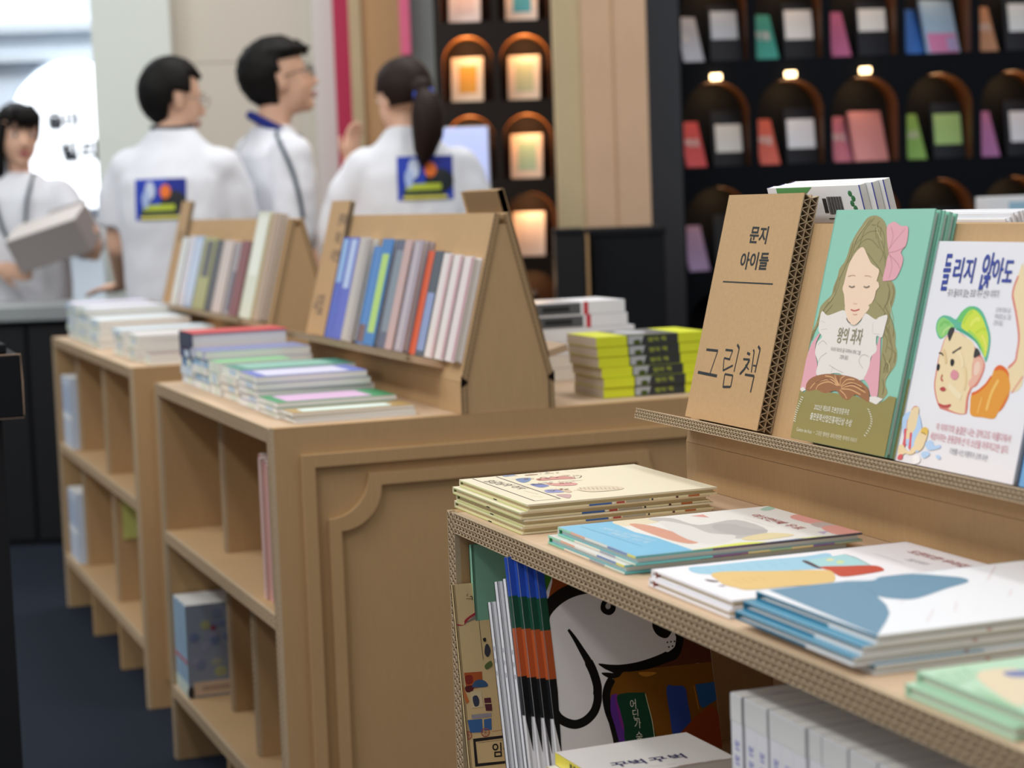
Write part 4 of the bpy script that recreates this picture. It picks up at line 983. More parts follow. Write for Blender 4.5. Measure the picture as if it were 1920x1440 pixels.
def desk(label, x0, y0, y1, legs, divs, pitch, mould=True, dense=True):
    L = y1-y0; W = .875; e = .007; r = thing('cardboard_desk', label, 'desk', loc=(x0, y0, 0))
    th = .025
    for v in (0, L-th):
        mb = MB(); mb.box(e, W, v, v+th, 0, DZ, KRD); p = mb.build('end_panel', r)
        c = MB(); corr(c, (0, v, 0), Z, Y, -X, DZ, th, 3, pitch*.8, e, FL); c.build('corrugated_edge', p)['kind'] = 'stuff'
    def board(name, z):
        mb = MB(); mb.box(e, W, th+.0005, L-th-.0005, z-th, z, KRP if name == 'top_board' else KR); p = mb.build(name, r)
        c = MB(); corr(c, (0, th+.0005, z-th), Y, Z, -X, L-2*th-.001, th, 4, pitch, e, FL); c.build('corrugated_edge', p)['kind'] = 'stuff'
    board('top_board', DZ); board('shelf', .522); board('shelf', .172)
    mb = MB(); mb.box(.43, .445, th+.001, L-th-.001, .02, DZ-th-.001, KR); mb.build('back_panel', r)
    for z0, z1, lst in ((.5225, DZ-th-.0005, divs[0]), (.1725, .4965, divs[1])):
        for v, rec in lst:
            mb = MB(); mb.box(rec+e, .429, v-.01, v+.01, z0, z1, KRD); p = mb.build('divider', r)
            c = MB(); corr(c, (rec, v-.01, z0), Z, Y, -X, z1-z0, .02, 2, pitch*.9, e, FL); c.build('corrugated_edge', p)['kind'] = 'stuff'
    for v in legs:
        mb = MB(); mb.box(.012, .429, v-.0125, v+.0125, 0, .1465, KRD); mb.build('foot_panel', r)
    if mould:
        o = [(.052, .07), (W-.052, .07), (W-.052, .803), (.052, .803)]; i_ = [(.075, .093), (W-.075, .093), (W-.075, .780), (.075, .780)]
        ring_frame(o, i_, -.011, -.0003, KRD).build('moulding_frame', r, bevel=.0008, fix=True)
        ring_frame(scoop(.096, W-.096, .11, .762, .075, 0), scoop(.096, W-.096, .11, .762, .075, .021) if False else [(.5*W+(p[0]-.5*W), p[1]) for p in scoop(.117, W-.117, .131, .741, .0755, 0)], -.011, -.0003, KRD).build('moulding_frame', r, fix=True)
    return r
D1 = (.803, 4.828, 6.26); D2 = (.779, 3.294, 4.37); D3 = (.757, .88, 2.281)
desk('cardboard display desk farthest back on the left', *D1, [.474, .948], ([(.56, .016), (1.15, .03)], [(.54, .022), (1.15, .03)]), .013)
desk('middle cardboard display desk with moulded end panel facing us', *D2, [.54], ([(.70, .06)], [(.755, .07), (.394, .04)]), .0125)
desk('nearest cardboard display desk with picture books on top', *D3, [.5, .95], ([(.72, .16), (.29, .1)], [(.9, .05), (.45, .05)]), .0115, mould=False)

# ------------------------------------------------------------------ A-frame displays on the desks
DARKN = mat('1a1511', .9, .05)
AS = math.atan(.079/.31); sa, ca = math.sin(AS), math.cos(AS)
def display(label, xc, y0, y1, slen, lip=(0, 0), near=False):
    r = thing('book_easel', label, 'display stand', loc=(xc, y0, DZ+.0005)); L = y1-y0; hb = .0885; H = .057+slen*ca; ht = hb-slen*sa; t = .01
    for v in (0, L-.014):
        mb = MB(); mb.prism([(-hb+t, 0), (hb-t, 0), (hb-t, .056), (ht-.0005, H-.028), (-ht+.0005, H-.028), (-hb+t, .056)] if ht-t < 0 else [(-hb+t, 0), (hb-t, 0), (hb-t, .056), (ht-t*.2, H-.02), (-ht+t*.2, H-.02), (-hb+t, .056)], v+.002, v+.014, KR, (X, Z, -Y*-1)); mb.build('end_panel', r)
    for sgn in (-1, 1):
        mb = MB(); a_, b_ = (-hb, -hb+t-.0005) if sgn < 0 else (hb-t+.0005, hb); mb.box(a_, b_, 0, L, 0, .0565, KR); p = mb.build('riser_panel', r)
        if near:
            c = MB(); corr(c, (a_, -.0005, 0), Z, X, -Y, .056, t-.0005, 1, .008, .004, FLD); c.build('corrugated_edge', p)['kind'] = 'stuff'
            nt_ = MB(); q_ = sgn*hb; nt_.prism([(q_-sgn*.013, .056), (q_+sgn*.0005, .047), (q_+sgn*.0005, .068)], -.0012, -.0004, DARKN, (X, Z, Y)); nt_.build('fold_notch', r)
        V_ = Vector((-sgn*sa, 0, ca)); N_ = Vector((sgn*ca, 0, sa)); O_ = Vector((sgn*hb, 0, .057))
        mb = MB(); vs = []
        for n_ in (-t, 0):
            for q in ((0, 0), (L, 0), (L, slen), (0, slen)): vs.append(O_+N_*n_+Y*q[0]+V_*q[1])
        mb.add(vs, [(0, 1, 2, 3), (7, 6, 5, 4), (0, 4, 5, 1), (1, 5, 6, 2), (2, 6, 7, 3), (3, 7, 4, 0)], KR); p = mb.build('sloped_panel', r, fix=True)
        if near:
            c = MB(); corr(c, O_-N_*t-Y*.0005, V_, N_, -Y, slen, t, 1, .008, .004, FLD); c.build('corrugated_edge', p)['kind'] = 'stuff'
        # lip shelf, square to the slope
        m0, m1 = lip; vs = []; e = .006 if sgn < 0 else 0; lt, lb, dp = .0300, .0172, .077
        for n_ in (.0004, dp-e):
            for q in ((m0+e, lb), (L-m1-e, lb), (L-m1-e, lt), (m0+e, lt)): vs.append(O_+N_*n_+Y*q[0]+V_*q[1])
        mb = MB(); mb.add(vs, [(0, 1, 2, 3), (7, 6, 5, 4), (0, 4, 5, 1), (1, 5, 6, 2), (2, 6, 7, 3), (3, 7, 4, 0)], KRP); p = mb.build('lip_shelf', r, fix=True)
        if sgn < 0:
            c = MB(); corr(c, O_+N_*dp+Y*m0+V_*lb, Y, V_, N_, L-m0-m1, lt-lb, 3, .0078, .006, FL); c.build('corrugated_edge', p)['kind'] = 'stuff'
    return r
E1 = (1.2425, 4.84, 6.25); E2 = (1.2180, 3.2945, 4.36); E3 = (1.1815, .95, 2.300)
display('cardboard book easel on the farthest desk', *E1, .300, (.03, .0), True)
display('cardboard book easel on the middle desk', *E2, .306, (.10, -.06), True)
display('cardboard book easel with picture books on the nearest desk', *E3, .287, (0, -.005))
def slope(E, u, v, off, back=False):
    """frame on an easel's slope: u = -Y position, v up the slope, off = distance out of it"""
    s = 1 if back else -1
    V_ = Vector((-s*sa, 0, ca)); N_ = Vector((s*ca, 0, sa)); U_ = Vector((0, s, 0))
    return Vector((E[0]+s*.0885, 0, DZ+.0575))+Vector((0, -u, 0))+V_*v+N_*off, U_, V_, N_

# sign boards
def sign_board(label, E, u, v, off, w, h, th, artkey=None, back=False, pitch=.0095, lines=None):
    O, U, V, N = slope(E, u, v, off, back); r = thing('sign_board', label, 'sign', mtx=frame(O, U, V, N))
    mb = MB(); mb.box(0, w-.012, 0, h, 0, th-.0012, KR); mb.box(0, w, 0, h, th-.0012, th, KR); mb.box(0, w, 0, h, 0, .0010, KR); mb.box(0, w-.011, 0, h, .001, th-.0012, KRD); mb.build('board', r)
    c = MB(); corr(c, (w+.0002, 0, .0002), Y, Z, X, h, th-.0004, 2, pitch, .011, FL, .0009, .0010); c.build('corrugated_edge', r)['kind'] = 'stuff'
    if artkey: art(r, artkey, th, w, h, 'brush_letter', cuts=(1, 4, 14))
    for s, x, y_, sz in lines or (): text(r, 'lettering', s, sz, (x, y_, th+.0003), 0, sz*.9, '4a4640', .01)
    return r
sign_board('upright kraft cardboard sign with large brushed picture-book lettering', E3, -2.275, .032, .0006, .196, .288, .0205, 'sign')
sign_board('kraft sign board at the far end of the middle easel', E2, -4.352, .032, .0006, .15, .305, .013, None, lines=(('문학과', .085, .25, .03), ('지성', .085, .21, .03), ('시인선', .08, .17, .03), ('시집', .02, .05, .05)))
sign_board('kraft sign board peeking over the far easel', E1, -6.235, .032, .0006, .145, .325, .013, None, lines=(('소설', .05, .2, .04),))
sign_board('kraft sign board on the rear slope of the middle easel', E2, -3.325, .032, .0006, .2, .315, .013, None, back=True)
# ------------------------------------------------------------------ books on the nearest desk
def edge_print(parent, name, items, w, h):
    """colour that wraps over board edges: (side, a, b, z0, z1, colour)"""
    g = .0002
    for want in 'BLR':
      sub = [q for q in items if q[0] == want]
      if not sub: continue
      mb = MB()
      for sd, a, b, z0, z1, c in sub:
          if sd == 'B': mb.box(a, b, -g*2, -g, z0, z1, mat(c, .45))
          elif sd == 'L': mb.box(-g*2, -g, a, b, z0, z1, mat(c, .45))
          elif sd == 'R': mb.box(w+g, w+2*g, a, b, z0, z1, mat(c, .45))
      mb.build(name, parent)
def lay(label, group, x, y, z, w, h, t, **k):
    a = k.pop('ang', 0); U = Vector((math.cos(a), math.sin(a), 0)); V = Vector((-math.sin(a), math.cos(a), 0))
    return book(label, group, (x, y, z), U, V, Z, w, h, t, **k)
z = DZ+.0006; n = 4; t = .0083
for i in range(n):
    dx, dy = (0, 0) if i == n-1 else ((-.006, .004), (-.004, .002), (-.008, .003))[i]
    b = lay('cream illustrated picture book, %s of the flat stack at the desk corner' % ORD[n-1-i], 'stack of cream picture books', .778+dx, 2.056+dy, z, .237, .236, t, spine='T', cover='e8dfc4', page=PAGEC, back='e6dcb4')
    edge_print(b, 'edge_print', [('B', .075, .103, 0, .0022, '3f66a4'), ('B', .104, .107, 0, .0022, 'e8e4da'), ('B', .109, .119, 0, .0022, 'b04a44'), ('B', .121, .15, 0, .0022, 'a8a294'), ('B', .153, .155, 0, .0022, '30343a'), ('B', .184, .187, 0, .0022, '5a3a34'), ('B', .2, .214, 0, .0022, 'b4683a'),
                                 ('L', .004, .232, 0, .0012, 'd4d98c'), ('L', .004, .232, t-.0013, t, 'dfe5a8'), ('L', .1, .112, 0, .0011, '6a7a7a')], .237, .236)
    mb = MB(); mb.tube([(.0025, .2335, .0024), (.0025, .2335, t-.0024)], .0014, mat('6a7030', .7), 8); mb.build('headband', b)
    if i == n-1: art(b, 'beige_top', t, .237, .236)
    z += t+.0004
z = DZ+.0006; t = .0093
for i in range(2):
    b = lay(('picture book with sky blue flap and pastel picture, upper of the two on the desk', 'picture book with turquoise edges, lower of the two pastel ones')[1-i], 'pastel picture books', .785-(1-i)*.008, 1.776+(1-i)*.01, z, .258, .208, t, spine='T', cover='e6e4de', back='6fc4cc', page=PAGEW, gloss=.25)
    P = [('B', 0, .085, z_, z_+.0022, c) for z_, c in ((0, '78cfd4'), (t-.0022, '6cbcc4'))]+[('B', .085, .125, 0, .0022, '8a6a98'), ('B', .125, .15, 0, .0022, 'd8cf9c'), ('B', .15, .175, 0, .0022, '9cc0a0'), ('B', .175, .2, 0, .0022, 'e0cfa0'), ('B', .2, .225, 0, .0022, '8a74a8'), ('B', .225, .258, 0, .0022, 'a8b8a4'),
         ('B', .085, .13, t-.0022, t, '6a5a7c'), ('B', .13, .258, t-.0022, t, 'b8b040' if i == 0 else '5c5868'),
         ('L', .16, .207, 0, .0022, '8ccfb0'), ('L', .09, .16, 0, .0022, 'e8dcc8'), ('L', .05, .09, 0, .0022, 'a8a8b0'), ('L', 0, .05, 0, .0022, 'd8e0d0'), ('L', .17, .207, t-.0022, t, '9cd8bc'), ('L', .13, .17, t-.0022, t, 'e8b49c'), ('L', .07, .13, t-.0022, t, 'ecebe4'), ('L', .02, .07, t-.0022, t, '7c94c4'), ('L', 0, .02, t-.0022, t, 'e4e070')]
    edge_print(b, 'edge_print', P, .258, .208)
    mb = MB(); mb.tube([(.0025, .2055, .0024), (.0025, .2055, t-.0024)], .0016, mat('2f8a50', .6), 8); mb.build('headband', b)
    if i == 1: art(b, 'blue_top', t, .258, .208, rough=.3)
    z += t+.0004
z = DZ+.0006; t = .0078
for i in range(2):
    b = lay(('white softcover with yellow shape and red title, upper one', 'white softcover lying under its twin with yellow shape')[1-i], 'white softcover picture books', .777-(1-i)*.003, 1.55, z, .285, .172, t, spine='T', cover='f1eff3', page=PAGEC)
    mb = MB(); mb.box(-.0002, .004, .1575, .1605, .001, t-.001, mat('8a4a3c', .7)); mb.build('headband', b)
    if i == 1: art(b, 'white_top', t, .285, .172)
    z += t+.0004
z = DZ+.0006; t = .0073
for i in range(4):
    dx, dy = ((-.003, -.002), (-.020, .002), (-.012, .002), (0, 0))[i]
    b = lay('white and teal hardcover, %s of the stack near the right edge' % ORD[3-i], 'white and teal hardcovers', .783+dx, 1.314+dy, z, .29, .2, t, spine='T', cover='eef0f4', spinec='1f6c86', page=PAGE)
    edge_print(b, 'edge_print', [('L', .075, .2, 0, .0022, '1f6f8c'), ('L', 0, .2, t-.0022, t, '2a7c9a'), ('L', 0, .075, 0, .0022, 'e8ecee'), ('L', .193, .2, .0022, t-.0022, '184a60'), ('B', .1, .104, 0, .0022, 'cfa8a4')], .29, .2)
    if i == 3: art(b, 'teal_top', t, .29, .2)
    else:
        mb = MB(); mb.box(.0005, .1, .0005, .1995, t+.0001, t+.0002, mat('4f93b0', .42)); mb.build('cover_print', b)
    z += t+.0004
z = DZ+.0006; t = .0095
for i in range(2):
    b = lay(('pale green picture book with meadow picture, upper one at lower right', 'pale green picture book under its twin at lower right')[1-i], 'pale green picture books', .772-(1-i)*.006, 1.103+(1-i)*.006, z, .29, .138, t, spine='T', cover='b9dcc0', page=PAGE)
    if i == 1: art(b, 'green_top', t, .29, .138)
    z += t+.0004

# on the slope
def onslope(label, group, E, u, v, off, w, h, t, back=False, **k):
    O, U, V, N = slope(E, u, v, off, back); return book(label, group, O, U, V, N, w, h, t, **k)
for i, (u, off) in enumerate(((-1.985, .0006), (-1.9845, .0096), (-1.984, .0186))):
    b = onslope('mint green picture book of a long-haired child, %s' % ('rear copy of three on the slope', 'middle copy of three on the slope', 'front copy facing us')[i], 'mint picture books on the slope', E3, u+(0.004 if i < 2 else 0), .0322, off, .204, .265, .0086, spine='L', cover='8fcab6', page=PAGEW)
    if i == 2: art(b, 'girl', .0086, .204, .265)
    else:
        mb = MB(); mb.box(.0004, .2036, .0004, .085, .00862, .0088, mat('948a52', .42)); mb.build('cover_print', b)
        edge_print(b, 'edge_print', [('R', 0, .085, 0, .0022, '948a52'), ('R', 0, .085, .0064, .0086, '948a52')], .204, .265)
for i, off in enumerate((.0006, .0106)):
    b = onslope(('white picture book of a boy in a green cap, front copy', 'white picture book behind the green cap boy one')[1-i], 'white picture books on the slope', E3, -1.773, .0312, off, .209, .233, .0094, spine='L', cover='e9e9ef', page=PAGEW)
    if i == 1: art(b, 'boy', .0094, .209, .233)
for i in range(2):
    onslope(('sky blue picture book beside the white one at the right edge, front copy', 'sky blue picture book, rear copy at the right edge')[1-i], 'sky blue picture books', E3, -1.558, .0312, .0006+i*.0095, .19, .25, .009, spine='L', cover='6fa6d8', page=PAGEW)
# far slope of the nearest easel: backs of tall books show above the ridge
for i in range(3):
    b = onslope('white book with blue edge, %s, back cover above the ridge' % ('nearest the ridge with barcode', 'middle copy', 'rear copy')[i], 'white barcode books', E3, -2.018-(.0, -.012, -.02)[i], .0322, .0006+i*.0105, .225, .3, .0098, back=True, spine='R', cover='f0f0f2', spinec='4a52b4', page=PAGEW, hard=False)
    if i == 0:
        mb = MB(); x0, y0 = .045, .265
        for k in range(22):
            wd = (.0004, .0009, .0006, .0011)[k*7 % 4]; mb.box(x0+k*.0016, x0+k*.0016+wd, y0, y0+.022, -.0004, -.0002, mat('222222', .5))
        mb.box(x0+.037, x0+.046, y0+.002, y0+.02, -.0004, -.0002, mat('333333', .5)); mb.box(x0+.0, x0+.04, y0-.006, y0-.0045, -.0004, -.0002, mat('555555', .5)); mb.build('barcode', b)
        mb = MB(); mb.prism([(.13, .29), (.2, .292), (.2, .2996), (.11, .2996)], -.0004, -.0002, mat('5a9a58', .5))
        for k in range(4): mb.ball((.018+.005*(k % 2), .272+.006*k, 0), (.005, .004, .0006), mat('3f7a50', .5), nu=8, nv=4)
        mb.build('back_print', b)
    edge_print(b, 'edge_print', [('L', 0, .3, 0, .0014, '4a52b4')], .225, .3)
for i in range(3):
    onslope('plain white book on the far slope behind the green cap boy book, %s' % ('inner copy', 'middle copy', 'outer copy')[i], 'plain white books on the far slope', E3, -1.742+i*.004, .0322, .0006+i*.0085, .16, .262-(i == 0)*.004, .008, back=True, spine='R', cover='eeeef2', page=PAGEW)

# ------------------------------------------------------------------ books under the nearest desk top
S2 = .5226
def lean_book(label, group, x, y, z, w, h, t, ang, **k):
    V_ = Vector((0, math.sin(ang), math.cos(ang))); N_ = Vector((0, -math.cos(ang), math.sin(ang)))
    return book(label, group, Vector((x, y, z))-N_*t, X, V_, N_, w, h, t, **k)
LA = math.atan2(.226, .974)
for i in range(4):
    t = .009; off = i*.0094; y = 1.960+off*.974-.0; zz = .5235-off*.226*0
    y = 1.960+i*.0094/math.cos(LA)
    nm = ('front copy showing the big white dog', 'second copy, spine only', 'third copy, spine only', 'rear copy, spine only')[i]
    b = lean_book('picture book with black-outlined white dog, %s' % nm, 'leaning dog picture books', .775-i*.0075, y, S2+t*math.sin(LA)+.0004, .2, .312, t, LA, spine='L', cover='ece9ea', page=PAGE, gloss=.3)
    if i == 0: art(b, 'dog', t, .2, .312, rough=.32)
    # printed spine wraps round
    sp = MB(); bands = [(.268, .3118, '2b4fae'), (.232, .268, '1c4a38'), (.178, .232, 'b4562c')]
    for a, c, h_ in bands: sp.box(-.0006, -.0002, a, c, .0002, t-.0002, mat(h_, .35)); sp.box(.0003, .0085, a, c, t+.00035 if i == 0 else t+.0002, t+.0006, mat(h_, .35))
    sp.prism([(.0003, .178), (.0085, .178), (.0085, .165), (.0045, .095), (.0003, .13)], t+.0002, t+.0006, mat('141414', .35)); sp.box(-.0006, -.0002, .135, .178, .0002, t-.0002, mat('1a1c1e', .35))
    sp.build('spine_print', b)
for i in range(3):
    y = 1.960+(4*.0094+i*.0130)/math.cos(LA)+.001
    b = lean_book('plain white-spined picture book leaning behind the dog books, %s' % ('nearest', 'middle one', 'shortest and rearmost')[i], 'leaning white spines', .752-i*.006, y, S2+.013*math.sin(LA)+.0004, .19, (.285, .28, .255)[i], .0128, LA, spine='L', cover='e9e8ec', page=PAGEW, gloss=.35)
    mb = MB()
    for k in range(3): mb.box(-.0006, -.0002, .2-k*.014, .2-k*.014+.005, .0055, .0075, mat('b4b4bc', .5))
    if i == 2: mb.ball((-.0003, .03, .0064), (.0004, .03, .005), mat('7fb4ea', .4), nu=10, nv=6)
    mb.build('spine_print', b)
LB = math.atan2(.18, .9837)
b = lean_book('cream picture book with carriage picture standing at the desk post', None, .747, 2.196, S2+.0025, .2, .245, .009, LB, spine='L', cover='d8bd8c', page=PAGEC)
art(b, 'beige_front', .009, .2, .245)
b = lean_book('tall mint green hardcover at the back of the open shelf', None, .772, 2.222, S2+.0028, .19, .288, .012, .05, spine='L', cover='88bfa4', page=PAGEW)
# flat stack of yellow-spined books
for i in range(9):
    t = .0137; zz = S2+.0004+i*(t+.0004); u = math.radians(2)
    b = lay('white picture book with yellow spine, %s of the stack in the open shelf' % ORD[8-i], 'yellow-spined books in the open shelf', .74-(.004 if i % 2 else 0)-(.006 if i == 7 else 0), 1.78, zz, .155, .11, t, spine='L', cover='e4e0dc', spinec='ecdc58', page=PAGEW, hard=False, ang=u)
    mb = MB()
    for k in range(4): mb.box(-.0005, -.0002, .04+k*.009, .045+k*.009, .005, .011, mat('5a5a30', .5))
    mb.build('spine_lettering', b)
    if i == 8: art(b, 'lying_front', t, .155, .11)
# row of white-spined books
for i in range(14):
    y1 = 1.560-i*.0228; jit = .5*(0, .004, .002, .005, .003, .001, .006, .006, .002, .004, .001, .003, .005, .002)[i]
    b = book('white-spined book with small violet lettering, %s from the far end of the row' % NTH[i], 'row of white spines', (.778+jit, y1, S2+.0006), X, Z, -Y, .19, .26-jit*.2, .0222, spine='L', cover='dfdfe3', page=PAGEW, hard=False)
    for k in range(7):
        mb = MB() if k == 0 else mb
        s = -.0005; y_ = .21-k*.0135-(.012 if k > 3 else 0)
        mb.box(s, s+.0002, y_, y_+.0016, .008, .015, mat('8a88c8', .5)); mb.box(s, s+.0002, y_+.003, y_+.0085, .008, .0098, mat('8a88c8', .5)); mb.box(s, s+.0002, y_+.004, y_+.0056, .011, .015, mat('8a88c8', .5)); mb.box(s, s+.0002, y_+.006, y_+.0085, .0135, .015, mat('8a88c8', .5))
    mb.build('spine_lettering', b)
    mb = MB(); mb.box(-.0004, -.0002, .235, .2585-jit*.2, .0004, .0218, mat('d8d7d6', .5)); mb.build('spine_band', b)
# ------------------------------------------------------------------ books on the middle and far desks
def pile(desc, group, x, y, dep, w, lst, jig=.006, desk='middle desk'):
    """a pile of lying books: lst from the bottom: (thickness, cover, spine or None, page)"""
    z = DZ+.0006; n = len(lst)
    for i, e in enumerate(lst):
        t, c = e[0], e[1]; dx = random.uniform(-jig, jig*.4) if i else 0; top = i == n-1
        b = lay('%s, %s of %s' % (e[3], ORD[n-1-i], desc), group, x+dx, y+random.uniform(0, .003), z, w+random.uniform(-.01, .004), dep-.004, t, spine='L', cover=c, spinec=e[2], page=PAGEW, hard=t > .025, ang=random.uniform(-.012, .012))
        if e[2] and t < .025:
            mb = MB(); mb.box(-.0006, -.0002, dep*.2, dep*.55, .002, t-.002, mat('c4d6e6' if i % 2 else 'dde6d8', .5)); mb.build('spine_lettering', b)
        if top and len(e) > 4:
            mb = MB(); mb.box(.022, w-.04, .012, dep-.02, t+.0002, t+.0004, mat(e[4], .4)); mb.build('cover_print', b)
        z += t+.0005
Wt = 'f0f0ec'
pile('the red-topped pile on the middle desk', 'red-topped pile', .836, 4.20, .138, .21, [(.019, 'e4eaee', 'dfe8ee', 'white paperback'), (.019, 'e8eaec', 'd4e2ec', 'pale paperback'), (.019, 'd8e4ee', '5a88b8', 'blue-spined paperback'), (.019, '39415c', '4a5478', 'navy paperback'), (.036, 'd0363c', '434a60', 'thick red hardcover')])
pile('the lavender-topped pile behind the red one', 'lavender pile', .832, 4.035, .155, .225, [(.0165, 'e8ecee', Wt, 'white paperback'), (.0165, 'dfe8f0', '9cc4e0', 'pale blue paperback'), (.0165, 'e8ecee', Wt, 'plain white paperback'), (.0165, 'dfe8f0', '9cc4e0', 'blue-lettered paperback'), (.0165, '8088b4', 'c8ccdc', 'lavender paperback')])
pile('the green-striped pile on the middle desk', 'green-striped pile', .832, 3.925, .10, .15, [(.0225, 'eef0ea', Wt, 'white booklet'), (.0225, 'e6eee2', 'e8f0e4', 'pale booklet'), (.0225, '8cc890', 'eaf2e6', 'green booklet')])
pile('the teal-topped cream pile on the middle desk', 'teal-topped pile', .834, 3.76, .155, .235, [(.016, 'ece8dc', 'f0ede2', 'cream paperback'), (.016, 'ece6d8', 'f2ede0', 'ivory paperback'), (.016, 'f0e8d8', 'f4efe4', 'buff paperback'), (.016, '3f9080', 'eef2e8', 'teal paperback', '8cc0b0')])
pile('the blue-topped pile on the middle desk', 'blue-topped pile', .832, 3.592, .16, .222, [(.0125, 'dcd0e4', Wt, 'lilac-edged booklet'), (.0125, 'a8c8c4', Wt, 'sea-green booklet'), (.0125, 'd4c4e0', Wt, 'pale violet booklet'), (.0125, '98b8c8', Wt, 'grey blue booklet'), (.0125, '6878c8', Wt, 'royal blue booklet', 'dcdcf0')])
pile('the green and pink pile on the middle desk', 'green pile', .830, 3.432, .152, .222, [(.0095, 'eef0ec', Wt, 'white booklet'), (.0095, '9cc4a0', Wt, 'soft green booklet'), (.0095, '3f9a64', Wt, 'bright green booklet', 'e0b8dc')])
pile('the small mint pile on the middle desk', 'mint pile', .838, 3.345, .082, .226, [(.0058, 'e8eae8', Wt, 'white booklet'), (.0058, 'dfe8e0', Wt, 'pale booklet'), (.0058, 'b8985c', Wt, 'mint and tan booklet', 'dcf0e8')])
pile('the tallest pile on the far desk', 'tall far pile', .85, 6.05, .17, .24, [(.021, 'e8ecee', 'dfe8ee', 'white paperback'), (.021, 'dce6ec', 'd4e6dc', 'pale paperback'), (.021, 'e4e8f0', 'c8d8f0', 'bluish paperback'), (.021, 'e8ecee', 'd8e8d8', 'plain white paperback'), (.021, 'dcd8f0', 'b8d0f0', 'lavender white paperback')])
pile('the second pile on the far desk', 'second far pile', .848, 5.80, .23, .27, [(.02, 'e8ece8', 'e4f0e4', 'white paperback'), (.02, 'dfe6ea', 'e0ecec', 'pale paperback'), (.02, 'e4e4e8', 'e8f0e8', 'plain white paperback'), (.02, 'dce4ec', 'e0ecf0', 'bluish paperback'), (.02, 'b8c0c8', 'e4eee4', 'grey-topped paperback', 'e4e4f0')])
pile('the third pile on the far desk', 'third far pile', .846, 5.56, .22, .26, [(.0195, 'e8e8ec', 'e8f0ec', 'white paperback'), (.0195, 'e4eae8', 'e6f0ec', 'pale paperback'), (.0195, 'e8ece8', 'ecf4ee', 'plain white paperback'), (.0195, 'e0e8ec', 'e4f0f0', 'bluish paperback')])
pile('the pale blue-topped pile on the far desk', 'blue far pile', .85, 5.20, .16, .245, [(.017, 'ece4d8', 'ecf0e8', 'cream paperback'), (.017, 'e8dcd0', 'f0ece4', 'buff paperback'), (.017, 'ece8e0', 'eef2ee', 'ivory paperback'), (.017, 'cfe0e8', 'ecf4f4', 'pale blue paperback', 'dce8f0')])
pile('the brown-banded pile on the far desk', 'brown far pile', .852, 5.00, .15, .21, [(.013, '6a4c48', 'ecf0e4', 'brown booklet'), (.013, '7a5a58', 'f0f0e4', 'dark brown booklet'), (.013, 'e4dccc', 'f0eee2', 'cream booklet'), (.013, 'ece4d4', 'f2f0e4', 'ivory booklet'), (.013, 'e8e4e4', 'eef0ea', 'white booklet')])
pile('the low pile at the corner of the far desk', 'low far pile', .862, 4.88, .085, .19, [(.012, 'e4e0d4', 'eaf0e4', 'cream booklet'), (.012, '8a7470', 'e8e8dc', 'taupe booklet')], desk='far desk')

# yellow and black pile right of the middle easel: spines towards us
z = DZ+.0006; t = .0188
for i in range(6):
    dx = (0, 0, -.003, -.008, -.010, -.012)[i]
    b = lay('thick yellow and black novel, %s of the pile on the middle desk' % ORD[5-i], 'yellow and black novels', 1.437+dx, 3.372+random.uniform(0, .004), z, .228, .152, t, spine='B', cover='e4ec2e', spinec='e4ec2e', page=stripes('d8cfc0', 'bcb0a0', 900), hard=False, ang=-.02)
    mb = MB(); mb.box(.062, .166, -.0006, -.0002, .0003, t-.0003, mat('3a3c3c', .4)); mb.build('spine_panel', b)
    mb = MB(); mb.prism([(.064, .002), (.09, .002), (.096, t-.001), (.064, t-.001)], .0007, .001, mat('b8bcc0', .4), (X, Z, -Y)); mb.ball((.082, -.0009, .006), (.009, .0004, .005), mat('4a5a20', .5), nu=8, nv=5); mb.build('spine_picture', b)
    text(b, 'spine_lettering', '밤의 책', .0095, (.104, -.0008, .006), 0, .0125, 'a8b43c', .02, rot=(math.pi/2, 0, 0))
    if i == 5:
        mb = MB(); mb.box(.062, .166, .0005, .151, t+.0002, t+.0004, mat('6a6e74', .35)); mb.ball((.1, .08, t+.0003), (.03, .05, .0006), mat('c4c8d0', .35), nu=14, nv=5); mb.build('cover_picture', b)
    z += t+.0004
z = DZ+.0006
for i in range(6):
    t = .0265; cream = i < 2
    b = lay('%s, %s of the pile behind the yellow novels' % ('cream paperback' if cream else 'glossy white paperback', ORD[5-i]), 'white pile behind the yellow novels', 1.41+(0, .005, .04, .05, .035, .03)[i], 3.76, z, .215, .15, t, spine='B', cover='e8e2d8' if cream else 'f0f2f6', page=PAGEC if cream else PAGEW, hard=False)
    if i > 3:
        mb = MB(); mb.box(.01, .115, -.0006, -.0002, .002, t-.002, mat('5a5c60', .4)); mb.box(.03, .09, -.001, -.0007, .008, t-.008, mat('26282a', .4)); mb.box(.122, .132, -.0006, -.0002, 0, t, mat('c83a48', .4)); mb.build('spine_print', b)
        if i == 5: mb = MB(); mb.box(.01, .115, .001, .148, t+.0002, t+.0004, mat('c4c6cc', .3)); mb.build('cover_print', b)
    z += t+.0004
# rear lip of the middle easel
for i, (u, c, nm) in enumerate(((-3.36, 'e8e8ec', 'white'), (-3.47, 'd8d0c0', 'cream'))):
    onslope('%s book resting on the rear lip of the middle easel' % nm, 'books on the rear lip', E2, u, .0322, .014 if i == 0 else .0006, .1, .15, .012, back=True, spine='L', cover=c, page=PAGEW)

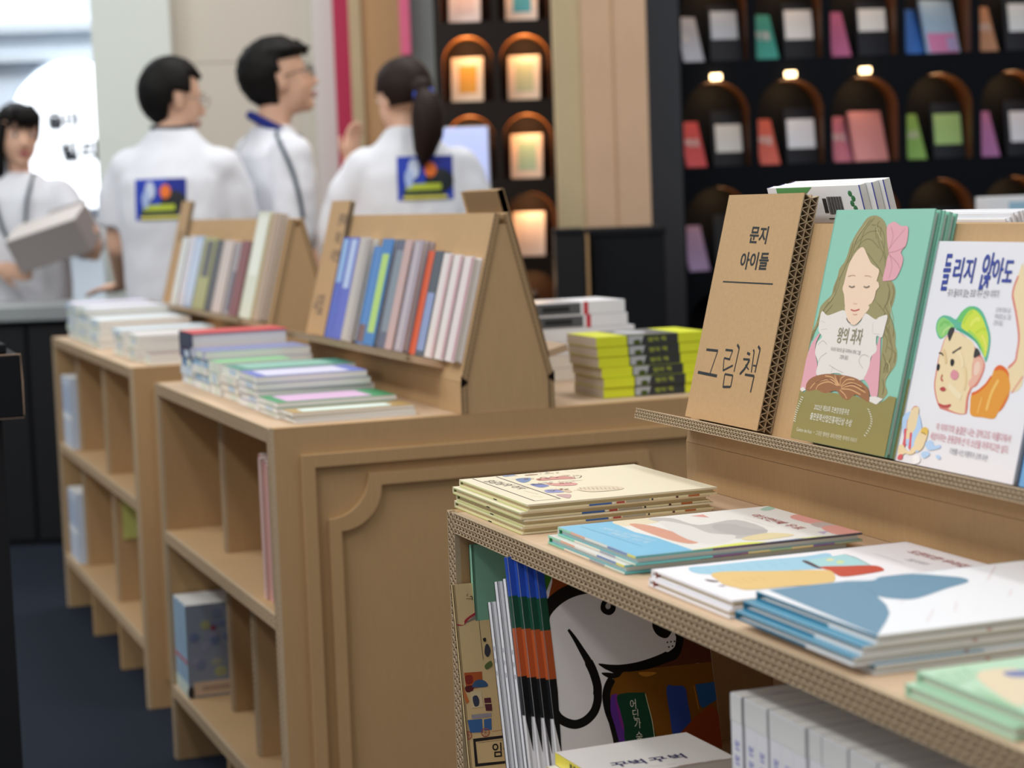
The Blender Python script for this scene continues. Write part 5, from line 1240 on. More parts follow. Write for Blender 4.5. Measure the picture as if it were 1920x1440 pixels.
# faces on the slopes of the middle and far easels: (u left, u right, height, thickness, cover, band colour or None, label)
def slope_row(E, rows, group, where):
    for u0, u1, h, t, c, band, nm, cnt in rows:
        for k in range(cnt):
            last = k == cnt-1
            b = onslope('%s on the %s%s' % (nm, where, '' if cnt == 1 else ', front copy' if last else ', copy behind'), group, E, u0, .0318, .0006+k*(t+.0005), abs(u1-u0)-.004, h, t, spine='L', cover=c, page=PAGEW, gloss=.16)
            if last and band:
                w_ = abs(u1-u0)-.004; mb = MB(); mb.box(w_*band[1], w_*band[2], h*band[3], h*band[4], t+.0002, t+.0004, mat(band[0], .16)); mb.build('cover_print', b)
slope_row(E2, [(-4.19, -4.125, .222, .014, '3f58c4', ('8fb8e8', .1, .8, .55, .98), 'royal blue poetry book beside the sign', 1), (-4.122, -4.045, .222, .016, '5060c8', ('b8cef0', .1, .7, .5, .98), 'blue violet poetry book', 1), (-4.04, -3.955, .222, .02, 'c4bcb4', ('aca4a0', .6, .98, .02, .98), 'warm grey poetry book', 1),
 (-3.95, -3.885, .205, .012, '4a88cc', ('7a5a58', .1, .9, .02, .2), 'azure book with brown foot', 1), (-3.88, -3.80, .22, .018, '2f7cc0', ('b4d870', .25, .85, .12, .86), 'blue book with lime green panel', 1), (-3.795, -3.71, .22, .014, '565c74', ('808c98', .15, .85, .15, .9), 'slate book with grey panel', 1),
 (-3.705, -3.655, .218, .012, 'c8a8a4', None, 'dusty pink poetry book', 2), (-3.65, -3.59, .218, .011, 'a89ca8', ('c4bcc0', .3, .6, .02, .98), 'mauve grey poetry book', 2), (-3.585, -3.545, .20, .012, 'e06038', None, 'narrow orange book', 1),
 (-3.54, -3.485, .20, .014, '46505c', ('8a9cc8', .1, .9, .05, .6), 'charcoal book with patterned lower half', 1), (-3.48, -3.425, .196, .016, 'e4dcd8', ('d0a8ac', .72, .99, .01, .99), 'white poetry book with painted rose edge shade, leftmost', 1), (-3.42, -3.365, .194, .016, 'e6deda', ('c89ca4', .72, .99, .01, .99), 'white poetry book with painted rose edge shade, middle', 1), (-3.36, -3.305, .192, .016, 'e6dcda', ('c4989e', .72, .99, .01, .99), 'white poetry book with painted rose edge shade, nearest', 1)], 'books on the middle easel', 'middle easel')  # rose bands paint the shaded fore-edge onto the three white covers
slope_row(E1, [(-6.085, -6.0, .21, .016, 'e8eeea', None, 'white book beside the sign', 1), (-5.995, -5.91, .215, .012, 'e0dce4', None, 'pinkish white book', 1), (-5.905, -5.78, .215, .014, 'a8c0e0', ('c8d8ec', .3, .9, .05, .95), 'pale blue book', 1), (-5.77, -5.60, .212, .014, 'a8a860', ('3c3c38', .25, .85, .45, .95), 'olive book with dark picture', 1), (-5.595, -5.50, .205, .014, '141c28', None, 'navy black book', 1),
 (-5.49, -5.36, .205, .016, 'd4c4bc', None, 'pinkish beige book', 1), (-5.355, -5.27, .2, .014, '9c9498', ('4a4458', .5, .95, .05, .6), 'grey purple book', 1), (-5.265, -5.16, .205, .016, '7c1a20', None, 'dark red book', 1), (-5.155, -5.02, .285, .012, 'e4e8d4', ('f4f8ea', .1, .9, .4, .95), 'tall pale cream book', 1), (-5.015, -4.95, .28, .012, 'c4a848', None, 'tall ochre book', 1), (-4.945, -4.87, .278, .012, 'b89c80', None, 'tall tan book', 2)], 'books on the far easel', 'far easel')

# books standing in the middle desk
for i in range(6):
    b = book('pale blue book with painted cover, %s of the standing group in the middle desk' % ('front copy', 'second copy', 'third copy', 'fourth copy', 'fifth copy', 'rear copy')[i], 'standing painted books', (.787+.002*(i%2), 4.199+(i+1)*.0237, .1728), X, Z, -Y, .135, .205, .0235, spine='L', cover='8c98ac', spinec='a4c4dc', page=PAGEW, hard=False)
    mb = MB(); mb.box(-.0006, -.0002, .075, .081, .0005, .023, mat('d0484c', .5)); mb.box(-.0006, -.0002, .002, .03, .0005, .023, mat('dce8dc', .5)); mb.build('spine_print', b)
    if i == 0:
        mb = MB(); zt = .0235+.0002; mb.box(.012, .134, .004, .034, zt, zt+.0003, mat('d8c0a8', .5))
        for k in range(16): mb.ball((random.uniform(.015, .12), random.uniform(.05, .19), zt), (random.uniform(.008, .016), random.uniform(.006, .014), .0004), mat(random.choice(('a8ac80', '7c88a8', '9498b4', 'a0a498', '6f80a8')), .5), nu=9, nv=4)
        mb.ball((.06, .15, zt+.0004), (.006, .006, .0004), mat('9a3c4c', .5), nu=8, nv=4); mb.box(.03, .12, .014, .024, zt+.0004, zt+.0006, mat('b89c88', .5)); mb.ball((.006, .012, zt), (.009, .014, .0006), mat('3a3438', .5), nu=9, nv=4); mb.build('cover_print', b)
for i in range(4):
    b = book('thin pink spined book, %s from the post in the middle desk' % NTH[3-i], 'thin pink books', (.80+(.006, 0, .004, .002)[i], 3.42-i*.0215+.085, .5228), X, Z, -Y, .14, .262-.004*i, .0205, spine='L', cover='d8b4ac', spinec=('d49890', 'e0bcb4', 'cc9088', 'd8a8a0')[i], page=PAGEW, hard=False)
# books standing in the far desk
for q, z0 in enumerate((.5228, .1728)):
    for i in range(7):
        b = book('pale blue white book, %s from left in the %s bay of the far desk' % (NTH[i], ('upper', 'lower')[q]), 'pale books in the far desk', (.815, 6.19-i*.0265, z0), X, Z, -Y, .15, .215, .0255, spine='L', cover='ccd8ea', spinec='d4e0f0', page=PAGEW, hard=False)
        mb = MB(); mb.box(-.0006, -.0002, .085, .1, .001, .0245, mat('eef4f6', .5)); mb.box(-.0006, -.0002, .11, .19, .009, .016, mat('9cb0d0', .5)); mb.build('spine_print', b)
t = thing('sticky_note', 'pale yellow-green note on the divider of the far desk', 'note', loc=(.848, 5.354, .40))
mb = MB(); mb.box(0, .085, 0, .002, -.055, .055, mat('c8cc78', .6)); mb.build('sheet', t)
# ------------------------------------------------------------------ people
SKIN = mat('e2b59a', .55, .35, noise_amt=.05, scale=30); HAIR = mat('0d0b0a', .6, .18, noise_amt=.5, scale=90); HAIRB = mat('22140f', .6, .2, noise_amt=.5, scale=90)
SHIRT = mat('e4e7ee', .8, .15); NAVY = mat('1c2a78', .7, .2); TROUS = mat('1c1e26', .8, .2); DARK = mat('17171a', .5, .3)
def remeshed(mb, name, vox, parent, material, smooth=8, fac=.5, wrinkle=None):
    """fuse overlapping volumes into one continuous skin"""
    me = mb.mesh(name+'_src'); o = bpy.data.objects.new(name+'_src', me); COL.objects.link(o)
    m = o.modifiers.new('fuse', 'REMESH'); m.mode = 'VOXEL'; m.voxel_size = vox; m.use_smooth_shade = True
    s = o.modifiers.new('soft', 'SMOOTH'); s.iterations = smooth; s.factor = fac
    dg = bpy.context.evaluated_depsgraph_get(); me2 = bpy.data.meshes.new_from_object(o.evaluated_get(dg)); me2.name = name
    bpy.data.objects.remove(o)
    me2.materials.clear(); me2.materials.append(material)
    if wrinkle:
        me2.update(); nr = [v.normal.copy() for v in me2.vertices]
        for v, n_ in zip(me2.vertices, nr): v.co += n_*wrinkle(v.co)
    me2.polygons.foreach_set('use_smooth', [True]*len(me2.polygons)); me2.polygons.foreach_set('material_index', [0]*len(me2.polygons))
    r = bpy.data.objects.new(name, me2); COL.objects.link(r); r.parent = parent
    return r
def loft(mb, rings, m, n=20):
    """rings: (centre, rx, ry, yaw)"""
    vs = []; fs = []
    for c, rx, ry, yaw in rings:
        for k in range(n):
            a = 2*math.pi*k/n; x, y = rx*math.cos(a), ry*math.sin(a)
            vs.append((c[0]+x*math.cos(yaw)-y*math.sin(yaw), c[1]+x*math.sin(yaw)+y*math.cos(yaw), c[2]))
    for i in range(len(rings)-1):
        for k in range(n): fs.append((i*n+k, i*n+(k+1) % n, (i+1)*n+(k+1) % n, (i+1)*n+k))
    fs += [tuple(reversed(range(n))), tuple((len(rings)-1)*n+k for k in range(n))]
    mb.add(vs, fs, m)
def limb(mb, pts, rs, m):
    pts = [Vector(p) for p in pts]; mb.tube(pts, rs, m, 14)
    for p, r in zip(pts, rs): mb.ball(p, r*1.0, m, nu=14, nv=8)
def hand(mb, wrist, fwd, palm_n, m, curl=.5, size=1):
    """palm, four unequal bent fingers and a side thumb; fwd: finger direction, palm_n: palm normal"""
    f = Vector(fwd).normalized(); n = Vector(palm_n); n = (n-f*n.dot(f)).normalized(); s = f.cross(n)
    w = Vector(wrist); R_ = Matrix((s, f, n)).transposed()
    mb.ball(w+f*.045*size, (.042*size, .052*size, .017*size), m, R_)
    for k, (o, l) in enumerate(((-.03, .064), (-.010, .075), (.011, .07), (.030, .055))):
        b = w+f*.082*size+s*o*size; a1, a2 = curl*.6, curl*1.5
        p1 = b+(f*math.cos(a1)+n*math.sin(a1))*l*.5*size; p2 = p1+(f*math.cos(a2)+n*math.sin(a2))*l*.5*size
        limb(mb, [b-f*.03*size, b, p1, p2], [.0095*size, .0095*size, .0088*size, .0075*size], m)
    b = w+f*.022*size-s*.034*size; d = (f*.55-s*.65+n*.3).normalized()
    limb(mb, [b, b+d*.035*size, b+d*.045*size+f*.028*size], [.012*size, .0105*size, .009*size], m)
def head_parts(mb, c, R_, s=1.0):
    P = lambda x, y, z: Vector(c)+(R_ @ Vector((x, y, z)))*s
    # local head frame: +y faces forward, +x to the person's right, +z up
    mb.ball(P(0, -.012, .035), (.076*s, .094*s, .088*s), SKIN, R_, 24, 16)
    mb.ball(P(0, .022, -.02), (.064*s, .066*s, .088*s), SKIN, R_, 20, 14)
    mb.ball(P(0, .058, -.088), (.028*s, .026*s, .022*s), SKIN, R_)
    mb.tube([P(0, .082, .018), P(0, .097, -.012), P(0, .106, -.026)], [.008*s, .0105*s, .014*s], SKIN, 10); mb.ball(P(0, .098, -.03), (.016*s, .013*s, .010*s), SKIN, R_)
    for x in (-.028, .028): mb.ball(P(x, .066, .026), (.024*s, .017*s, .010*s), SKIN, R_); mb.ball(P(x*1.25, .052, -.028), (.022*s, .02*s, .022*s), SKIN, R_)
    for x in (-.075, .075):
        mb.ball(P(x, -.012, -.004), (.011*s, .019*s, .031*s), SKIN, R_); mb.ball(P(x*1.04, -.02, .01), (.010*s, .014*s, .018*s), SKIN, R_)
    return P
def face(r, P, R_, s=1.0, glasses=None):
    for x in (-.030, .030):
        e = MB(); e.ball(P(x, .0755, .0105), (.0135*s, .0075*s, .0065*s), mat('e8e6e4', .3), R_, 12, 8); e.ball(P(x, .0815, .0105), (.0058*s, .0032*s, .0058*s), mat('1a1210', .2), R_, 10, 6); e.build('eye', r, smooth=True)
        b = MB(); b.tube([P(x-.018, .078, .030), P(x, .0865, .034), P(x+.018, .078, .030)], [.002, .0035, .002], HAIR, 6); b.build('eyebrow', r)
    l = MB(); l.tube([P(-.022, .082, -.060), P(-.008, .0935, -.0575), P(.008, .0935, -.0575), P(.022, .082, -.060)], [.0025, .005, .005, .0025], mat('b8666a', .4), 8); l.tube([P(-.018, .082, -.066), P(0, .091, -.068), P(.018, .082, -.066)], [.0025, .0055, .0025], mat('b8666a', .4), 8); l.build('mouth', r, smooth=True)
    if glasses:
        g = MB()
        for x in (-.033, .033):
            pts = [P(x+.027*math.cos(2*math.pi*k/16), .096, .008+.02*math.sin(2*math.pi*k/16)) for k in range(17)]; g.tube(pts, .0022, glasses, 6)
            sg = 1 if x > 0 else -1; g.tube([P(sg*.06, .094, .012), P(sg*.078, .05, .014), P(sg*.081, -.01, .010)], .0022, glasses, 6)
        g.tube([P(-.008, .097, .012), P(.008, .097, .012)], .002, glasses, 6); g.build('glasses', r)
def hair_shell(r, c, R_, s, m, hairline, name='hair', grow=(1.12, 1.12, 1.14), rough=.018, low=-.55, extra=None, lift=0):
    """hair mass hugging the skull; hairline(d) -> True where the face stays bare"""
    mb = MB(); base = Vector((0, -.012, .03))
    def fn(d):
        k = 1.0
        if hairline(d): k = .68
        return k*(1+rough*(noise.noise(d*5)+.6*noise.noise(d*13)))
    mb.ball(Vector(c)+(R_ @ base)*s, (.080*s*grow[0], .098*s*grow[1], .094*s*grow[2]), m, R_, 44, 32, fn)
    if extra: extra(mb)
    return mb.build(name, r, smooth=True)
def surf_decal(r, shirt, name, C, Rt, Up, Nn, layers):
    """print that follows the cloth: C centre in front of the cloth, rays go along -Nn"""
    bv = BVHTree.FromPolygons([v.co for v in shirt.data.vertices], [tuple(p.vertices) for p in shirt.data.polygons])
    mb = MB()
    for k, (shape, col) in enumerate(layers):
        if shape[0] == 'r': _, x0, x1, y0, y1 = shape; nx, ny = max(2, int((x1-x0)/.012)), max(2, int((y1-y0)/.012)); pt = lambda i, j: (x0+(x1-x0)*i/nx, y0+(y1-y0)*j/ny)
        else: _, cx, cy_, rx, ry = shape; nx, ny = 14, 4; pt = lambda i, j: (cx+rx*j/ny*math.cos(2*math.pi*i/nx), cy_+ry*j/ny*math.sin(2*math.pi*i/nx))
        vs = []
        for j in range(ny+1):
            for i in range(nx+1):
                u, v = pt(i, j); o = C+Rt*u+Up*v; h = bv.ray_cast(o, -Nn, .6)
                vs.append((h[0] if h[0] is not None else o-Nn*.2)+Nn*(.0018+.0008*k))
        mb.add(vs, [(j*(nx+1)+i, j*(nx+1)+i+1, (j+1)*(nx+1)+i+1, (j+1)*(nx+1)+i) for j in range(ny) for i in range(nx)], mat(col, .6))
    return mb.build(name, r, smooth=False)
PRINT = [(('r', -.088, .088, -.07, .07), '2440b4'), (('r', .02, .088, -.01, .07), '1c2a8c'), (('r', -.07, .06, -.07, -.035), '2a3c30'), (('e', .045, -.01, .045, .04), '23282c'), (('r', -.06, .05, -.038, -.018), 'b8c83c'), (('e', -.035, .03, .018, .032), 'c8d4ec'), (('e', -.05, .0, .014, .03), 'a8bce4'), (('e', .018, .026, .019, .024), 'e8742c'), (('r', -.07, .07, -.066, -.056), 'd8d060')]
def rot(yaw=0, pitch=0, roll=0): return (Matrix.Rotation(yaw, 3, 'Z') @ Matrix.Rotation(pitch, 3, 'X') @ Matrix.Rotation(roll, 3, 'Y'))
def cloth_noise(amp, sc=9, stretch=(1, 1, .45)): return lambda p: amp*noise.noise(Vector((p.x*sc*stretch[0], p.y*sc*stretch[1], p.z*sc*stretch[2])))+amp*.5*noise.noise(Vector((p.x*22, p.y*22, p.z*14)))

# 1: short-haired man leaning on the counter, back to us, head turned right
r = thing('person', 'person in white T-shirt with blue back print leaning on the counter, short black hair', 'person', mtx=fmat(-1.135, 6.85) @ Matrix.Scale(.996, 4))
b = MB(); hc = Vector((.0, .05, 1.612)); Rh = rot(-1.0, -.12)
P = head_parts(b, hc, Rh, 1.08)
limb(b, [(-.01, .01, 1.42), (-.005, .03, 1.50), (.0, .04, 1.58)], [.062, .058, .058], SKIN)
loft(b, [((0, -.02, .86), .15, .10, 0), ((0, -.03, 1.0), .135, .095, 0), ((0, -.03, 1.2), .16, .105, 0), ((-.005, -.01, 1.36), .17, .10, 0), ((-.005, .01, 1.44), .12, .075, 0)], SKIN)
limb(b, [(-.165, .0, 1.385), (-.205, .02, 1.20), (-.21, .03, 1.12)], [.055, .050, .047], SKIN); limb(b, [(-.21, .03, 1.12), (-.238, .20, .985)], [.047, .032], SKIN)
hand(b, (-.242, .225, .972), (-1, .25, -.1), (0, 0, -1), SKIN, .25)
limb(b, [(.165, .0, 1.385), (.2, .01, 1.15), (.11, .2, 1.04)], [.055, .047, .033], SKIN); hand(b, (.105, .22, 1.03), (-.4, 1, -.1), (0, 0, -1), SKIN, .4)
for sx in (-.085, .085): limb(b, [(sx, -.02, .86), (sx*1.1, -.01, .48), (sx*1.1, -.03, .10)], [.088, .062, .042], SKIN); b.ball((sx*1.1, .04, .045), (.045, .12, .042), SKIN)
remeshed(b, 'body', .0085, r, SKIN)
c = MB(); loft(c, [((-.01, -.02, .80), .185, .135, 0), ((-.01, -.03, 1.0), .18, .13, 0), ((-.005, -.03, 1.2), .195, .135, 0), ((-.005, -.015, 1.34), .205, .125, 0), ((-.005, .005, 1.425), .165, .10, 0), ((-.005, .018, 1.478), .112, .08, 0), ((-.004, .026, 1.52), .076, .068, 0)], SHIRT)
limb(c, [(-.15, .0, 1.37)], [.085], SHIRT); c.tube([(-.155, .0, 1.40), (-.195, .015, 1.29), (-.205, .02, 1.185)], [.07, .076, .078], SHIRT, 16); limb(c, [(.15, .0, 1.37)], [.085], SHIRT); c.tube([(.155, .0, 1.40), (.195, .015, 1.29), (.21, .02, 1.18)], [.07, .076, .078], SHIRT, 16)
sh = remeshed(c, 'tshirt', .011, r, SHIRT, 6, .5, cloth_noise(.008))
surf_decal(r, sh, 'back_print', Vector((-.03, -.4, 1.275)), X, Z, -Y, PRINT)
c = MB(); c.tube([(-.006+.072*math.cos(k*math.pi/8), .022+.064*math.sin(k*math.pi/8), 1.524+.006*math.sin(k*math.pi/8)) for k in range(17)], .0075, mat('4a4c52', .8), 8); c.build('collar', r, smooth=True)
c = MB(); loft(c, [((0, -.02, .95), .155, .115, 0), ((0, -.02, .80), .165, .12, 0), ((0, -.02, .72), .16, .11, 0)], TROUS)
for sx in (-.085, .085): limb(c, [(sx, -.02, .84), (sx*1.1, -.01, .48), (sx*1.1, -.03, .09)], [.098, .078, .06], TROUS)
remeshed(c, 'trousers', .013, r, TROUS)
hair_shell(r, hc, Rh, 1.08, HAIR, lambda d: (d.y > .35 and d.z < .42+.15*abs(d.x)) or d.z < -.93 or (d.y > -.25 and d.z < -.02), grow=(1.12, 1.14, 1.25))
face(r, P, Rh, 1.08, mat('b0a090', .3, metal=.6))
c = MB(); c.tube([(-.215+.033*math.cos(k*.7), .165+.01*math.sin(k*.7), 1.03+.033*math.sin(k*.7)) for k in range(10)], .011, DARK, 8); c.ball((-.225, .13, 1.05), (.02, .012, .02), DARK); c.build('wristwatch', r, smooth=True)

# 2: tall man with tousled hair looking up to the right
r = thing('person', 'tall person with tousled black hair and dark glasses looking up to the right', 'person', mtx=fmat(-.825, 7.1) @ Matrix.Scale(1.012, 4))
b = MB(); hc = Vector((.042, .0, 1.655)); Rh = rot(-1.32, .22); P = head_parts(b, hc, Rh, 1.15)
limb(b, [(.0, .0, 1.42), (.01, .0, 1.52), (.03, .0, 1.62)], [.066, .060, .062], SKIN)
tw = -1.05
loft(b, [((0, 0, .9), .155, .105, tw), ((0, 0, 1.1), .14, .10, tw), ((-.01, 0, 1.3), .17, .11, tw), ((-.01, 0, 1.42), .165, .09, tw), ((0, 0, 1.47), .09, .07, tw)], SKIN)
f_ = Vector((math.cos(-1.05+math.pi/2), math.sin(-1.05+math.pi/2), 0)); sd = Vector((math.cos(tw), math.sin(tw), 0))
for q in (-1, 1):
    s_ = sd*.175*q+Z*1.40; limb(b, [s_, s_+Vector((-.02, .0, -.28))+sd*.03*q, s_+f_*.10+sd*.02*q+Z*-.5], [.056, .047, .032], SKIN); hand(b, s_+f_*.11+sd*.02*q+Z*-.52, Vector((0, 0, -1))+f_*.3, sd*-q, SKIN, .45)
    limb(b, [sd*.088*q+Z*.9, sd*.09*q+Z*.5, sd*.09*q+Z*.1], [.09, .064, .043], SKIN); b.ball(sd*.09*q+f_*.05+Z*.045, (.06, .06, .042), SKIN)
remeshed(b, 'body', .0085, r, SKIN)
c = MB(); loft(c, [((0, 0, .84), .19, .145, tw), ((0, 0, 1.1), .185, .14, tw), ((-.01, 0, 1.28), .20, .14, tw), ((-.01, 0, 1.40), .195, .12, tw), ((.0, 0, 1.455), .13, .09, tw), ((.005, 0, 1.50), .078, .068, tw)], SHIRT)
for q in (-1, 1):
    s_ = sd*.17*q+Z*1.395; limb(c, [s_, s_+Vector((-.01, 0, -.13))+sd*.02*q, s_+Vector((-.02, 0, -.27))+sd*.035*q], [.078, .085, .085], SHIRT)
sh = remeshed(c, 'polo_shirt', .011, r, SHIRT, 6, .5, cloth_noise(.011, 8))
c = MB(); c.tube([Vector((.012+.084*math.cos(k*math.pi/10), .078*math.sin(k*math.pi/10), 1.495-.045*math.cos(k*math.pi/10))) for k in range(21)], [.017]*21, NAVY, 8); c.build('collar', r, smooth=True)
def on_cloth(sh, path, off=.006):
    bv = BVHTree.FromPolygons([v.co for v in sh.data.vertices], [tuple(p.vertices) for p in sh.data.polygons]); out = []
    for x, z in path:
        h = bv.ray_cast(Vector((x, -.6, z)), Y, 1.2); out.append((h[0] if h[0] is not None else Vector((x, -.05, z)))-Y*off)
    return out
c = MB(); c.tube(on_cloth(sh, [(.03+.09*f+.02*math.sin(f*3), 1.475-.30*f) for f in [k/9 for k in range(10)]]), .0075, mat('3a4a58', .6), 6); c.build('lanyard', r)
c = MB(); loft(c, [((0, 0, .98), .16, .115, tw), ((0, 0, .8), .17, .12, tw)], TROUS)
for q in (-1, 1): limb(c, [sd*.088*q+Z*.86, sd*.09*q+Z*.5, sd*.09*q+Z*.09], [.1, .08, .062], TROUS)
remeshed(c, 'trousers', .013, r, TROUS)
def tuft(mb):
    for k in range(26):
        a = k*2.4; rr = .055+.03*((k*7) % 5)/5; o = Vector((math.cos(a)*rr*.9, -.01+math.sin(a)*rr, .095-.25*rr)); d = Vector((math.cos(a)*.5, math.sin(a)*.5+.25, .35)).normalized()
        p0 = hc+Rh @ o*1.08; p1 = hc+Rh @ (o+d*.028)*1.1; p2 = hc+Rh @ (o+d*.040+Vector((0, .02, -.012)))*1.1; mb.tube([p0, p1, p2], [.022, .016, .005], HAIR, 7)
    for x in (-.02, -.005, .012): mb.tube([hc+Rh @ Vector((x, .075, .115)), hc+Rh @ Vector((x*1.1+.01, .108, .085)), hc+Rh @ Vector((x*1.2+.02, .108, .068))], [.022, .015, .004], HAIR, 7)
hair_shell(r, hc, Rh, 1.16, HAIR, lambda d: (d.y > .10 and d.z < .36) or d.z < -.86 or (d.y > -.12 and d.z < -.05), grow=(1.17, 1.20, 1.18), rough=.05, extra=tuft)
face(r, P, Rh, 1.15, mat('1c1a1c', .3))

# 3: ponytailed woman, back to us
r = thing('person', 'person with brown ponytail and blue hair tie, white T-shirt with blue back print', 'person', mtx=fmat(-.30, 6.4))
b = MB(); hc = Vector((-.02, .03, 1.560)); Rh = rot(.75, -.15); P = head_parts(b, hc, Rh, 1.0)
limb(b, [(0, .0, 1.38), (-.005, .01, 1.46), (-.02, .03, 1.54)], [.054, .047, .05], SKIN)
loft(b, [((0, 0, .86), .16, .11, 0), ((0, 0, 1.02), .12, .09, 0), ((0, 0, 1.2), .145, .10, 0), ((0, 0, 1.34), .155, .09, 0), ((0, 0, 1.41), .10, .065, 0)], SKIN)
limb(b, [(-.15, .0, 1.345), (-.23, .06, 1.16), (-.225, .19, 1.27)], [.048, .041, .034], SKIN); limb(b, [(-.225, .19, 1.27), (-.215, .24, 1.36)], [.034, .026], SKIN); hand(b, (-.215, .245, 1.37), (.1, .25, 1), (.6, -.6, 0), SKIN, .5, .92)
limb(b, [(.15, .0, 1.345), (.2, .02, 1.08), (.15, .2, .98)], [.048, .041, .03], SKIN); hand(b, (.145, .22, .97), (-.4, 1, 0), (0, 0, -1), SKIN, .4, .92)
for sx in (-.08, .08): limb(b, [(sx, 0, .86), (sx, 0, .48), (sx, -.02, .10)], [.088, .06, .04], SKIN); b.ball((sx, .04, .045), (.042, .11, .042), SKIN)
remeshed(b, 'body', .0085, r, SKIN)
c = MB(); loft(c, [((0, 0, .84), .185, .14, 0), ((0, 0, 1.05), .18, .135, 0), ((0, 0, 1.22), .185, .13, 0), ((0, 0, 1.32), .185, .115, 0), ((-.003, .005, 1.395), .14, .088, 0), ((-.006, .01, 1.44), .09, .07, 0), ((-.008, .014, 1.472), .066, .06, 0)], SHIRT)
limb(c, [(-.15, .0, 1.34), (-.2, .02, 1.25), (-.235, .045, 1.14)], [.07, .078, .082], SHIRT); limb(c, [(.15, .0, 1.34), (.19, .01, 1.23), (.205, .015, 1.10)], [.07, .078, .082], SHIRT)
sh = remeshed(c, 'tshirt', .011, r, SHIRT, 6, .5, cloth_noise(.009))
surf_decal(r, sh, 'back_print', Vector((.048, -.4, 1.305)), X, Z, -Y, [(s_, c_) for s_, c_ in PRINT])
c = MB(); loft(c, [((0, 0, .96), .165, .12, 0), ((0, 0, .8), .17, .12, 0)], TROUS)
for sx in (-.08, .08): limb(c, [(sx, 0, .84), (sx, 0, .48), (sx, -.02, .09)], [.096, .074, .056], TROUS)
remeshed(c, 'trousers', .013, r, TROUS)
def pony(mb):
    mb.ball(Vector((.045, -.07, 1.585)), (.04, .035, .04), HAIRB)
    mb.tube([(.050, -.085, 1.575), (.062, -.11, 1.54), (.066, -.125, 1.50), (.062, -.125, 1.44), (.05, -.125, 1.385), (.042, -.125, 1.34)], [.026, .046, .054, .050, .034, .006], HAIRB, 14)
hair_shell(r, hc, Rh, 1.0, HAIRB, lambda d: (d.y > .42 and d.z < .45) or d.z < -.60 or (d.y > .05 and d.z < .0), grow=(1.11, 1.12, 1.13), extra=pony)
c = MB(); c.tube([(.054+.026*math.cos(k*.7), -.096+.012*math.sin(k*.7), 1.566+.022*math.sin(k*.7)) for k in range(10)], .010, mat('3458c8', .6), 8); c.build('hair_tie', r, smooth=True)
face(r, P, Rh)
c = MB(); c.tube([(-.218+.030*math.cos(k*.7), .225+.03*math.sin(k*.7), 1.325+.008*math.sin(k*.7)) for k in range(10)], .008, mat('c8c8cc', .4), 8); c.build('wristwatch', r, smooth=True)

# 0: woman behind the counter carrying a box
r = thing('person', 'person with black fringe and lanyard holding a grey box behind the counter', 'person', mtx=fmat(-1.955, 8.0))
b = MB(); hc = Vector((.01, -.02, 1.545)); Rh = rot(math.pi+.5, -.05); P = head_parts(b, hc, Rh, 1.04)
limb(b, [(0, .0, 1.35), (.0, .0, 1.42), (.0, -.01, 1.50)], [.054, .048, .05], SKIN)
loft(b, [((0, 0, .86), .16, .11, 0), ((0, 0, 1.02), .125, .09, 0), ((0, 0, 1.2), .15, .10, 0), ((0, 0, 1.32), .155, .09, 0), ((0, 0, 1.385), .10, .065, 0)], SKIN)
limb(b, [(-.15, .0, 1.325), (-.22, -.03, 1.08), (-.05, -.25, 1.03)], [.048, .041, .028], SKIN); hand(b, (-.035, -.265, 1.03), (1, -.25, -.25), (0, 1, .3), SKIN, .7, .95)
limb(b, [(.15, .0, 1.325), (.25, -.03, 1.10), (.33, -.2, 1.07)], [.048, .041, .028], SKIN); hand(b, (.345, -.215, 1.075), (.1, -.6, .8), (-1, 0, .2), SKIN, .5, .95)
for sx in (-.08, .08): limb(b, [(sx, 0, .86), (sx, 0, .48), (sx, .02, .10)], [.088, .06, .04], SKIN); b.ball((sx, -.04, .045), (.042, .11, .042), SKIN)
remeshed(b, 'body', .0085, r, SKIN)
c = MB(); loft(c, [((0, 0, .82), .19, .14, 0), ((0, 0, 1.05), .185, .135, 0), ((0, 0, 1.2), .19, .13, 0), ((0, 0, 1.30), .185, .115, 0), ((0, 0, 1.365), .135, .085, 0), ((0, 0, 1.405), .075, .064, 0)], SHIRT)
limb(c, [(-.15, .0, 1.315), (-.2, -.01, 1.2), (-.215, -.03, 1.1)], [.07, .078, .08], SHIRT); limb(c, [(.15, .0, 1.315), (.21, -.01, 1.22), (.26, -.03, 1.12)], [.07, .078, .08], SHIRT)
remeshed(c, 'tshirt', .011, r, SHIRT, 6, .5, cloth_noise(.009))
c = MB(); loft(c, [((0, 0, .96), .165, .12, 0), ((0, 0, .8), .17, .12, 0)], TROUS)
for sx in (-.08, .08): limb(c, [(sx, 0, .84), (sx, 0, .48), (sx, .02, .09)], [.096, .074, .056], TROUS)
remeshed(c, 'trousers', .013, r, TROUS)
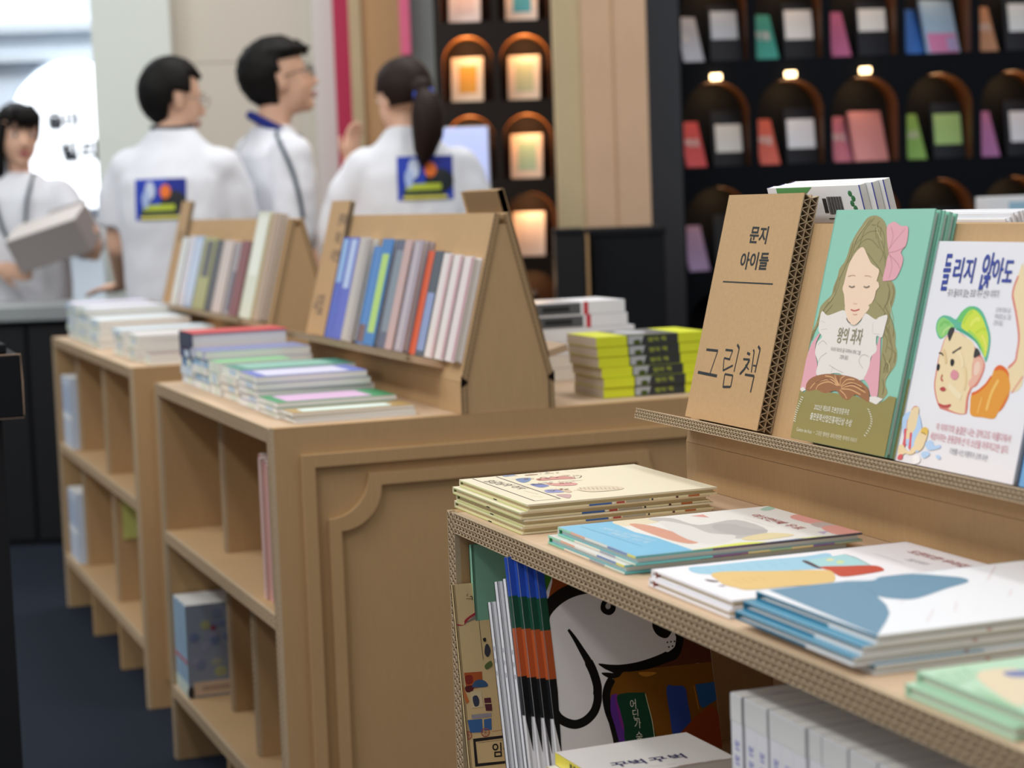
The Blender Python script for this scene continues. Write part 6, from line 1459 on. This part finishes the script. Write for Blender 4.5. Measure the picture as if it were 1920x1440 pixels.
def bob(mb):
    for q in (1,):
        for k in range(5): mb.tube([hc+Rh @ Vector((q*.06, .03-.025*k, .06)), hc+Rh @ Vector((q*.088, .018-.025*k, -.03)), hc+Rh @ Vector((q*.082, .01-.022*k, -.12)), hc+Rh @ Vector((q*.07, 0-.02*k, -.19))], [.03, .028, .026, .008], HAIR, 8)
    for k in range(7):
        x = -.055+.018*k
        if abs(x-.03) < .008: continue
        mb.tube([hc+Rh @ Vector((x*.6, .06, .115)), hc+Rh @ Vector((x, .096, .08)), hc+Rh @ Vector((x*1.1, .098-.3*x*x*9*.1, .038))], [.022, .018, .007], HAIR, 7)
hair_shell(r, hc, Rh, 1.04, HAIR, lambda d: (d.y > .30 and d.z < .38) or d.z < -.80 or (d.x < -.2 and d.z < -.45), grow=(1.10, 1.12, 1.14), extra=bob)
face(r, P, Rh, 1.04)
c = MB(); c.tube([(-.085, -.02, 1.40), (-.075, -.13, 1.30), (-.04, -.155, 1.18), (.0, -.155, 1.10)], .008, mat('4a545c', .6), 6); c.tube([(.07, -.04, 1.40), (.06, -.135, 1.30), (.05, -.155, 1.18), (.0, -.155, 1.10)], .008, mat('4a545c', .6), 6); c.build('lanyard', r)
# the box she carries
t = thing('carton', 'grey open carton tilted in the hands of the person behind counter', 'box', mtx=fmat(-1.77, 7.70, 1.13) @ Matrix.Rotation(-.36, 4, 'Y') @ Matrix.Rotation(.35, 4, 'X') @ Matrix.Rotation(-.25, 4, 'Z'))
GB = mat('9a9290', .7, .2); GL = mat('d8d2ce', .7, .2)
c = MB(); c.box(-.15, .16, -.06, -.057, -.07, .07, GB); c.build('front_side', t)
c = MB(); c.box(-.15, .16, .09, .093, -.07, .07, GB); c.build('rear_side', t)
c = MB(); c.box(-.15, .16, -.0565, .0895, -.07, -.067, GB); c.build('bottom', t)
c = MB(); c.box(-.15, -.147, -.0565, .0895, -.0665, .07, GB); c.build('end_side', t); c = MB(); c.box(.157, .16, -.0565, .0895, -.0665, .07, GB); c.build('end_side', t)
c = MB(); c.box(-.15, .16, -.06, .093, .0705, .074, GL); c.build('lid', t)
c = MB(); c.box(-.02, .15, .094, .15, .068, .071, GB); c.build('flap', t)
